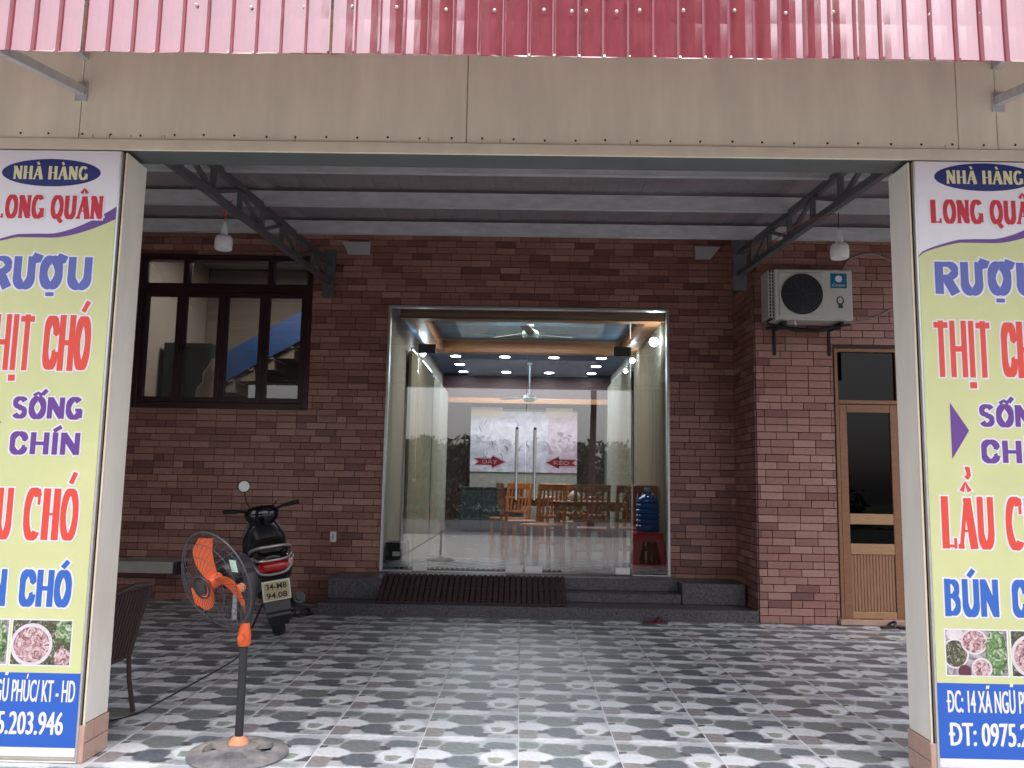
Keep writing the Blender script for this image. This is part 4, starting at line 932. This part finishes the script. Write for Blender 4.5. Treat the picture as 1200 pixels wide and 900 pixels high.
# ================================================================== inside the restaurant
FZ = .36
sbox('interior_floor', M_floor, -4.75, 4.75, 9.395, 18.2, .1, FZ - .002)
sbox('back_wall', M_plast, -4.9, 4.9, 18.0, 18.2, 0, 4.6)
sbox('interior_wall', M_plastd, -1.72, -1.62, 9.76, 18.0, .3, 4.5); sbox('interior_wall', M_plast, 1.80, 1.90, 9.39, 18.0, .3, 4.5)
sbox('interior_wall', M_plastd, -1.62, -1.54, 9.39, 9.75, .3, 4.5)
sbox('side_wall', M_plast, -4.9, -4.76, 9.42, 18.0, -.1, 4.5); sbox('side_wall', M_plast, 4.77, 4.9, 9.42, 18.0, -.1, 4.5)
sbox('restaurant_roof', M_conc, -4.9, 4.9, 9.01, 18.2, 4.46, 4.6)
sbox('ceiling', M_blue, -1.62, 1.80, 9.45, 12.45, 3.50, 3.56); sbox('ceiling', M_dblue, -1.62, 1.80, 12.45, 18.0, 3.52, 3.58)
# stair room behind the window
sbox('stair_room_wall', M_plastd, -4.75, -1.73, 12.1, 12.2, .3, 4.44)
t = thing('staircase', (-4.6, 11.4, .36), 'staircase with a blue painted stringer behind the maroon window', 'staircase')
MB().prism([(-.1, 0, 2.0), (2.7, 0, 3.62), (2.7, 0, 4.05), (-.1, 0, 2.42)], (0, .05, 0)).build('stringer', M_bluep, t)
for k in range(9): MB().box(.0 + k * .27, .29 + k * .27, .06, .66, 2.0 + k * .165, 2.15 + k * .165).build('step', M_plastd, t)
t = thing('dark_cabinet', (-4.0, 10.6, .36), 'dark green cabinet standing low behind the left panes of the maroon window', 'cabinet')
MB().bbox(-.7, -.06, 0, .4, 0, 2.72, .01).build('carcass', mat('dark_green_paint', (.02, .03, .026), .6), t)
MB().bbox(-.68, -.39, -.02, -.001, .05, 2.68, .005).build('door', MATS['dark_green_paint'], t); MB().bbox(-.38, -.08, -.02, -.001, .05, 2.68, .005).build('door', MATS['dark_green_paint'], t)
t = thing('ornament', (-3.98, 10.2, 2.32), 'pale carved ornament standing behind the second pane of the window', 'ornament')
MB().loft([[(r * cos(2 * pi * i / 12) + ox, r * .6 * sin(2 * pi * i / 12), z) for i in range(12)] for r, z, ox in ((.11, 0, 0), (.12, .12, .02), (.08, .2, .05), (.10, .3, .06), (.05, .42, .09), (.03, .5, .1))]).build('figure', mat('pale_resin', (.45, .40, .34), .5), t, smooth=True)
MB().bbox(-.16, .16, -.15, .15, -1.96, -.005, .01).build('plinth', M_plastd, t)
# coffers of wood in the ceiling
cf = thing('ceiling_coffer', (0, 9.95, 3.3), 'wood framed ceiling coffer just inside the glass entrance', 'coffer')
for (n, a) in (('beam', (-1.5, 1.75, -.1, .05, 0, .198)), ('beam', (-1.5, 1.75, 2.45, 2.62, 0, .198)), ('beam', (-1.42, -1.22, .052, 2.448, .002, .198)), ('beam', (1.5, 1.7, .052, 2.448, .002, .198))): MB().bbox(*a, .006).build(n, M_beamw, cf)
c2 = thing('ceiling_coffer', (0, 13.3, 3.3), 'dark blue ceiling coffer ringed with downlights at the back of the room', 'coffer')
MB().box(-1.61, 1.79, 3.4, 3.55, -.25, .2).build('beam', M_maroon, c2); MB().box(-1.61, 1.79, 3.38, 3.3995, -.36, -.255).build('beam', M_beamw, c2)
sbox('far_wall_panel', M_maroon, -1.61, 1.79, 17.9, 17.98, .4, 3.1)
# downlights
dl0 = None; grp = 'recessed downlights in the ceiling'
spots = [(-1.17, 14.2), (-1.17, 15.2), (-1.17, 16.2), (-.31, 14.2), (-.32, 16.2), (.54, 14.2), (.53, 16.2), (1.37, 14.2), (1.37, 15.2), (1.37, 16.2)]
LB = ['lit ceiling spot at the nearest left corner of the ring of lights', 'lit ceiling spot halfway along the left side of the ring of lights', 'lit ceiling spot at the far left corner of the ring of lights',
      'lit ceiling spot left of the fan rod in the nearest row', 'lit ceiling spot left of the fan rod in the far row', 'lit ceiling spot right of the fan rod in the nearest row', 'lit ceiling spot right of the fan rod in the far row',
      'lit ceiling spot at the nearest right corner of the ring of lights', 'lit ceiling spot halfway along the right side of the ring of lights', 'lit ceiling spot at the far right corner of the ring of lights',
      'lit ceiling spot outside the ring close to the left wall', 'lit ceiling spot outside the ring at the right, nearest the street', 'lit ceiling spot outside the ring at the right, further back']
for (x, y) in spots:
    if dl0 is None:
        dl0 = thing('downlight', (x, y, 3.52), LB[0], 'downlight', group=grp)
        MB().lathe([(.085, -.012), (.105, -.012), (.11, -.001), (.085, -.001), (.085, -.012)], 20, cap=False).build('rim', M_white, dl0); MB().lathe([(.083, -.014), (.083, -.004)], 20).build('lens', M_led, dl0)
    else: dup(dl0, (x, y, 3.52), label=LB[spots.index((x, y))])
# wall tubes
for (x, y, z, ln, lab) in ((-1.60, 12.7, 3.18, 1.15, 'lit fluorescent tube high on the left wall inside the restaurant'),):
    t = thing('wall_tube_lamp', (x, y, z), lab, 'lamp'); s_ = 1 if x < 0 else -1
    MB().bbox(-.02, .02, 0, ln, -.03, .03, .005).build('batten', M_white, t)
    MB().tube([(s_ * .04, .03, 0), (s_ * .04, ln - .03, 0)], .022, 10).build('tube', M_tube, t, smooth=True)
for (x, y, z, r, lab) in ((1.60, 9.95, 3.07, .055, 'glaring round bulb on the right wall just inside the glass'), (-1.45, 11.8, 3.17, .04, 'small lit bulb on the left wall nearer than the tube'), (1.60, 11.9, 3.13, .035, 'small lit bulb on the right wall, upper of the pair'), (1.60, 12.7, 3.09, .032, 'small lit bulb on the right wall, lower of the pair')):
    t = thing('wall_bulb', (x, y, z), lab, 'lamp'); s_ = 1 if x > 0 else -1
    MB().tube([(0, 0, 0), (s_ * .18, 0, .02)], .012, 8).build('bracket', M_alu, t)
    MB().lathe([(r * sin(pi * k / 10), -r * cos(pi * k / 10)) for k in range(1, 10)], 16).build('globe', M_led, t, smooth=True)
def area(loc, sx, sy, e, col=(.92, .95, 1)):
    l = bpy.data.lights.new('added_fill', 'AREA'); l.shape = 'RECTANGLE'; l.size = sx; l.size_y = sy; l.energy = e; l.color = col
    o = bpy.data.objects.new('added_fill', l); S.collection.objects.link(o); o.location = loc; return o
area((.1, 15.2, 3.45), 2.4, 2.2, 42); area((.1, 11.2, 3.45), 2.0, 1.4, 36, (1, .90, .78)); area((-3.2, 10.4, 4.35), 1.2, .8, 36, (1, .86, .74))  # unseen fills: one boosts the downlights, two added by the entrance and stairs
# curtains in pleats
def curtain(loc, length, H, label, rz, m=M_curt):
    t = thing('curtain', loc, label, 'curtain', rz); b = MB(); n = int(length / .02); P = []
    for i in range(n + 1): x = i * .02; P.append((x, .035 * sin(x * 2 * pi / .16) + .01 * sin(x * 23)))
    for z in (0, H): b.v += [(x, y, z) for x, y in P]
    for i in range(n): b.f.append((i, i + 1, n + 2 + i, n + 1 + i)); b.m.append(0)
    b.build('cloth', m, t, smooth=True, fix=False); MB().tube([(-.05, 0, H + .02), (length + .05, 0, H + .02)], .015, 8).build('rail', M_alu, t); return t
curtain((-1.54, 11.3, FZ + .02), 2.6, 2.75, 'pleated cream curtain along the left wall inside, nearest the glass', pi / 2)
curtain((-1.54, 14.2, FZ + .02), 2.6, 2.75, 'pleated cream curtain along the left wall inside, at the back', pi / 2)
curtain((1.72, 9.55, FZ + .02), 2.9, 2.95, 'pleated cream curtain hanging right behind the blue water bottle', pi / 2)
curtain((1.72, 13.0, FZ + .02), 3.2, 2.85, 'pleated cream curtain along the right wall inside, at the back', pi / 2)
# ceiling fans
def cfan(loc, label, rod=.42):
    t = thing('ceiling_fan', loc, label, 'ceiling fan')
    M_cf = mat('green_grey_enamel', (.22, .30, .30), .4)
    MB().tube([(0, 0, 0), (0, 0, -rod)], .012, 8).lathe([(.05, -.06), (.03, -.001)], 16).build('rod', M_cf, t)
    MB().lathe([(.03, -rod - .12), (.10, -rod - .10), (.12, -rod - .05), (.10, -rod), (.03, -rod + .03)], 24).build('motor', M_cf, t, smooth=True)
    for a in (20, 140, 260):
        R0 = Matrix.Rotation(rad(a), 4, 'Z') @ Matrix.Rotation(rad(8), 4, 'X'); b = MB(); b.box(.10, .60, -.055, .055, -rod - .05, -rod - .043, T=R0); b.build('blade', M_cf, t)
cfan((.1, 10.9, 3.62 - .14), 'green grey ceiling fan close to the top of the glass doors', .12); cfan((.13, 14.6, 3.5), 'ceiling fan hanging on a long rod over the back of the room', .62)
# wall poster at the back
po = thing('wall_poster', (0, 17.0, 1.55), 'wide white and pink poster hung across the back of the room', 'poster')
M_pp = mat('poster_white', (.50, .46, .52), .5, noise=.4, nscale=5); M_pk = mat('poster_pink', (.50, .36, .43), .5, noise=.4, nscale=6)
MB().box(-1.05, .55, 0, .02, 0, 1.25).build('sheet', M_pp, po); MB().box(.553, 1.15, 0, .02, .0, 1.25).build('pink_side', M_pk, po)
MB().box(-1.05, -.40, -.01, -.001, 1.13, 1.33).build('top_strip', mat('peach_paper', (.60, .45, .35), .6), po); MB().box(.50, 1.05, -.01, -.001, 1.13, 1.33).build('top_strip', MATS['peach_paper'], po)
for k in range(16):
    x = random.uniform(-.9, 1.0); z = random.uniform(.15, 1.0)
    MB().tube(smoothpath([(x, -.004, z), (x + random.uniform(-.05, .05), -.004, z + .06), (x + random.uniform(-.08, .08), -.004, z + .13)]), .008, 4).build('floral_stroke', (P_maroonp, P_pur, P_plate)[k % 3], po)
text_mesh('Happy Wedding', -.75, .75, .32, .42, P_pur, -.003, po, shear=.3) if False else None
MB().box(-1.05, 1.15, .03, .08, -1.19, 1.30).build('stand', M_plastd, po)
# sideboard
t = thing('sideboard', (-.9, 16.4, FZ), 'dark sideboard against the back of the room under the poster', 'sideboard')
MB().bbox(-.3, .95, 0, .45, .05, .85, .01).build('carcass', M_dblack if False else mat('dark_slate_paint', (.02, .025, .035), .4), t)
for k in range(3): MB().bbox(-.28 + k * .41, .11 + k * .41, -.02, -.001, .1, .8, .005).build('door', MATS['dark_slate_paint'], t)
MB().bbox(-.32, .97, -.03, .47, .851, .88, .005).build('top', M_dgrey, t)
# tables and chairs
def chair(loc, rz, m, label):
    t = thing('dining_chair', loc, label, 'chair', rz)   # faces +y
    for x in (-.19, .19):
        MB().prism([(x - .02, -.22, 0), (x + .02, -.22, 0), (x + .02, -.18, 0), (x - .02, -.18, 0)], (0, .0, .44)).build('leg', m, t)
        MB().prism([(x - .02, -.22, .44), (x + .02, -.22, .44), (x + .02, -.185, .44), (x - .02, -.185, .44)], (0, -.07, .52)).build('back_post', m, t)
        MB().box(x - .02, x + .02, .16, .20, 0, .43).build('leg', m, t)
    MB().bbox(-.21, .21, -.22, .22, .44, .47, .01).build('seat', m, t)
    MB().bbox(-.205, .205, -.285, -.255, .88, .97, .008).build('top_rail', m, t); MB().bbox(-.17, .17, -.24, -.215, .53, .57, .005).build('lower_rail', m, t)
    for k in range(5): MB().prism([(-.135 + k * .0615, -.235, .57), (-.11 + k * .0615, -.235, .57), (-.11 + k * .0615, -.222, .57), (-.135 + k * .0615, -.222, .57)], (0, -.035, .31)).build('back_slat', m, t)
    MB().box(-.17, .17, -.205, -.195, .2, .23).build('stretcher', m, t)
    return t
def table(loc, lx, ly, m, label):
    t = thing('dining_table', loc, label, 'table')
    MB().bbox(-lx / 2, lx / 2, -ly / 2, ly / 2, .72, .755, .008).build('tabletop', m, t)
    for x in (-1, 1):
        for y in (-1, 1): MB().box(x * (lx / 2 - .08) - .03, x * (lx / 2 - .08) + .03, y * (ly / 2 - .08) - .03, y * (ly / 2 - .08) + .03, 0, .718).build('leg', m, t)
    MB().box(-lx / 2 + .08, lx / 2 - .08, -ly / 2 + .07, -ly / 2 + .09, .63, .717).build('apron', m, t)
c0 = chair((.82, 9.78, FZ), 0, M_chairw, 'reddish wooden slat back chair standing right behind the glass door')
dup(c0, (1.30, 10.0, FZ), .1, 'wooden slat back chair between the glass door chair and the water bottle')
dup(c0, (1.42, 10.45, FZ), .2, 'wooden slat back chair in the shade behind the blue bottle')
dup(c0, (.75, 11.45, FZ), pi, 'wooden chair facing the street across the nearest table')
dup(c0, (-.02, 11.5, FZ), -pi / 2 + .2, 'wooden chair turned sideways seen between the two door handles')
c1_ = chair((.28, 10.45, FZ), 2.6, M_chairo, 'orange wooden chair lit behind the right door handle')
dup(c1_, (-.15, 12.2, FZ), 2.6, 'orange wooden chair further back in the middle of the room')
table((1.0, 10.85, FZ), 1.2, .70, M_chairw, 'reddish wooden dining table nearest the glass doors')
table((.30, 12.9, FZ), 1.2, .8, M_chairw, 'wooden dining table in the middle of the room'); table((.9, 14.6, FZ), 1.2, .8, M_chairw, 'wooden dining table at the right towards the back')
dup(c0, (.65, 14.0, FZ), 0, 'wooden chair tucked under the right table at the back'); dup(c0, (1.25, 14.0, FZ), 0, 'wooden chair at the right end of the table at the back')
t = thing('teapot', (.70, 10.75, FZ + .755), 'small pale teapot on the nearest dining table', 'teapot')
MB().lathe([(.04, 0), (.07, .03), (.075, .07), (.05, .11), (.02, .125), (.012, .14)], 20).build('body', M_white, t, smooth=True); MB().tube(smoothpath([(-.07, 0, .05), (-.12, 0, .08), (-.13, 0, .12)]), .012, 8).build('spout', M_white, t); MB().tube(smoothpath([(.07, 0, .1), (.12, 0, .09), (.11, 0, .04), (.07, 0, .03)]), .008, 8).build('handle', M_white, t)
# stool and bottle
s_ = thing('plastic_stool', (1.45, 9.50, FZ), 'red plastic stool inside the glass under the blue water bottle', 'stool')
def tl(z, h): return [(-h, -h, z), (h, -h, z), (h, h, z), (-h, h, z)]
MB().loft([tl(.415, .150), tl(.435, .155), tl(.445, .145)]).build('seat', M_redpl, s_)
for x in (-1, 1):
    for y in (-1, 1):
        R_ = []
        for z, h, w_ in ((0, .205, .028), (.1, .192, .030), (.415, .148, .045)):
            R_.append([(x * (h - w_ * 2 * a), y * (h - w_ * 2 * b_), z) for a, b_ in ((0, 0), (1, 0), (1, .35), (.35, .35), (.35, 1), (0, 1))])
        MB().loft(R_).build('leg', M_redpl, s_)
for (x0, x1, y0, y1) in ((-.19, .19, -.197, -.187), (-.19, .19, .187, .197), (-.197, -.187, -.19, .19), (.187, .197, -.19, .19)): MB().box(x0, x1, y0, y1, .04, .085).build('stretcher', M_redpl, s_)
MB().box(-.15, .15, -.155, -.148, .345, .415).build('apron', M_redpl, s_)
bt = thing('water_bottle', (1.45, 9.50, FZ + .446), 'large blue ribbed water bottle standing on the red stool', 'bottle')
M_bot = mat('blue_bottle_plastic', (.008, .07, .30), .12, coat=.5)
pr = [(.115, 0), (.132, .02)]
for k in range(5): z = .04 + k * .058; pr += [(.134, z), (.134, z + .03), (.124, z + .04), (.124, z + .048)]
pr += [(.134, .34), (.125, .37), (.08, .405), (.035, .425), (.032, .46)]
MB().lathe(pr, 32).build('bottle_body', M_bot, bt, smooth=True); MB().lathe([(.036, .455), (.036, .49), (.03, .495)], 20).build('cap', MATS['blue_ceiling'], bt)
# dark block low behind the left side pane
t = thing('shoe_cabinet', (-1.42, 9.42, FZ), 'low dark cabinet behind the left side pane of the entrance', 'cabinet')
MB().bbox(-.09, .14, 0, .3, 0, .28, .006).build('carcass', M_rub, t); MB().box(-.01, .07, -.004, -.0005, .13, .18).build('label_plate', M_white, t)

# ================================================================== across the street (seen mirrored in the glass)
def tree(x, y, h, r, label, seed, n=2600, cz=.62, sp=.36):
    rnd = random.Random(seed); t = thing('roadside_tree', (x, y, 0), label, 'tree', group='trees across the street')
    MB().tube([(0, 0, 0), (.08, .03, h * .3), (-.05, .02, h * .6), (.05, 0, h * .85)], [.11, .09, .07, .03], 8).build('trunk', M_bark, t, smooth=True)
    b = MB(); cl = [(Vector((rnd.uniform(-r, r), rnd.uniform(-r, r) * .8, h * cz + rnd.uniform(-sp, sp) * h)), rnd.uniform(.35, .8) * r) for _ in range(15)]
    for i in range(n):
        c, rr = rnd.choice(cl); d = Vector((rnd.gauss(0, 1), rnd.gauss(0, 1), rnd.gauss(0, 1))).normalized(); p = c + d * rr * rnd.uniform(.5, 1)
        if p.z < .4: continue
        s = rnd.uniform(.09, .2); u = Vector((rnd.gauss(0, 1), rnd.gauss(0, 1), rnd.gauss(0, 1))).normalized(); v = u.orthogonal().normalized()
        b.add([p - u * s, p + v * s * .5, p + u * s, p - v * s * .5], [(0, 1, 2, 3)], rnd.choice((0, 0, 1, 1, 2)))
    tag(b.build('crown', M_leaf, t, fix=False), kind='stuff')
rnd = random.Random(4)
TL = ('leftmost', 'second from the left', 'third from the left', 'fourth from the left', 'middle', 'fourth from the right', 'third from the right', 'second from the right', 'rightmost')
for i, x in enumerate((-15, -11.5, -8.4, -5.6, -3.0, -.4, 3.1, 7.2, 11)):
    tree(x, -17 - rnd.uniform(0, 2.5), (2.6, 2.9, 2.3, 2.8, 2.2, 2.7, 2.5, 3.0, 2.4)[i], 1.9, 'bushy green tree mirrored in the glass, %s in its row' % TL[i], 20 + i, 5000)
tree(2.1, -6.5, 13.0, 2.6, 'tall dark tree added out of view to darken the red awning by its reflection', 77, 22000, .72, .24)  # unseen tree, placed so its mirror image darkens the middle of the awning
# low hedge along the verge
hd = thing('hedge', (0, -12.4, 0), 'low dark green hedge along the far side of the road, mirrored in the glass', 'hedge')
rnd = random.Random(9); b = MB()
for i in range(9000):
    p = Vector((rnd.uniform(-16, 12), rnd.gauss(0, .35), rnd.uniform(0, 1.15) * (1 + .25 * sin(i * .37)))); s_ = rnd.uniform(.06, .14)
    u = Vector((rnd.gauss(0, 1), rnd.gauss(0, 1), rnd.gauss(0, 1))).normalized(); v = u.orthogonal().normalized()
    b.add([p - u * s_, p + v * s_ * .5, p + u * s_, p - v * s_ * .5], [(0, 1, 2, 3)], rnd.choice((0, 0, 1, 1, 2)))
tag(b.build('leaves', M_leaf, hd, fix=False), kind='stuff')
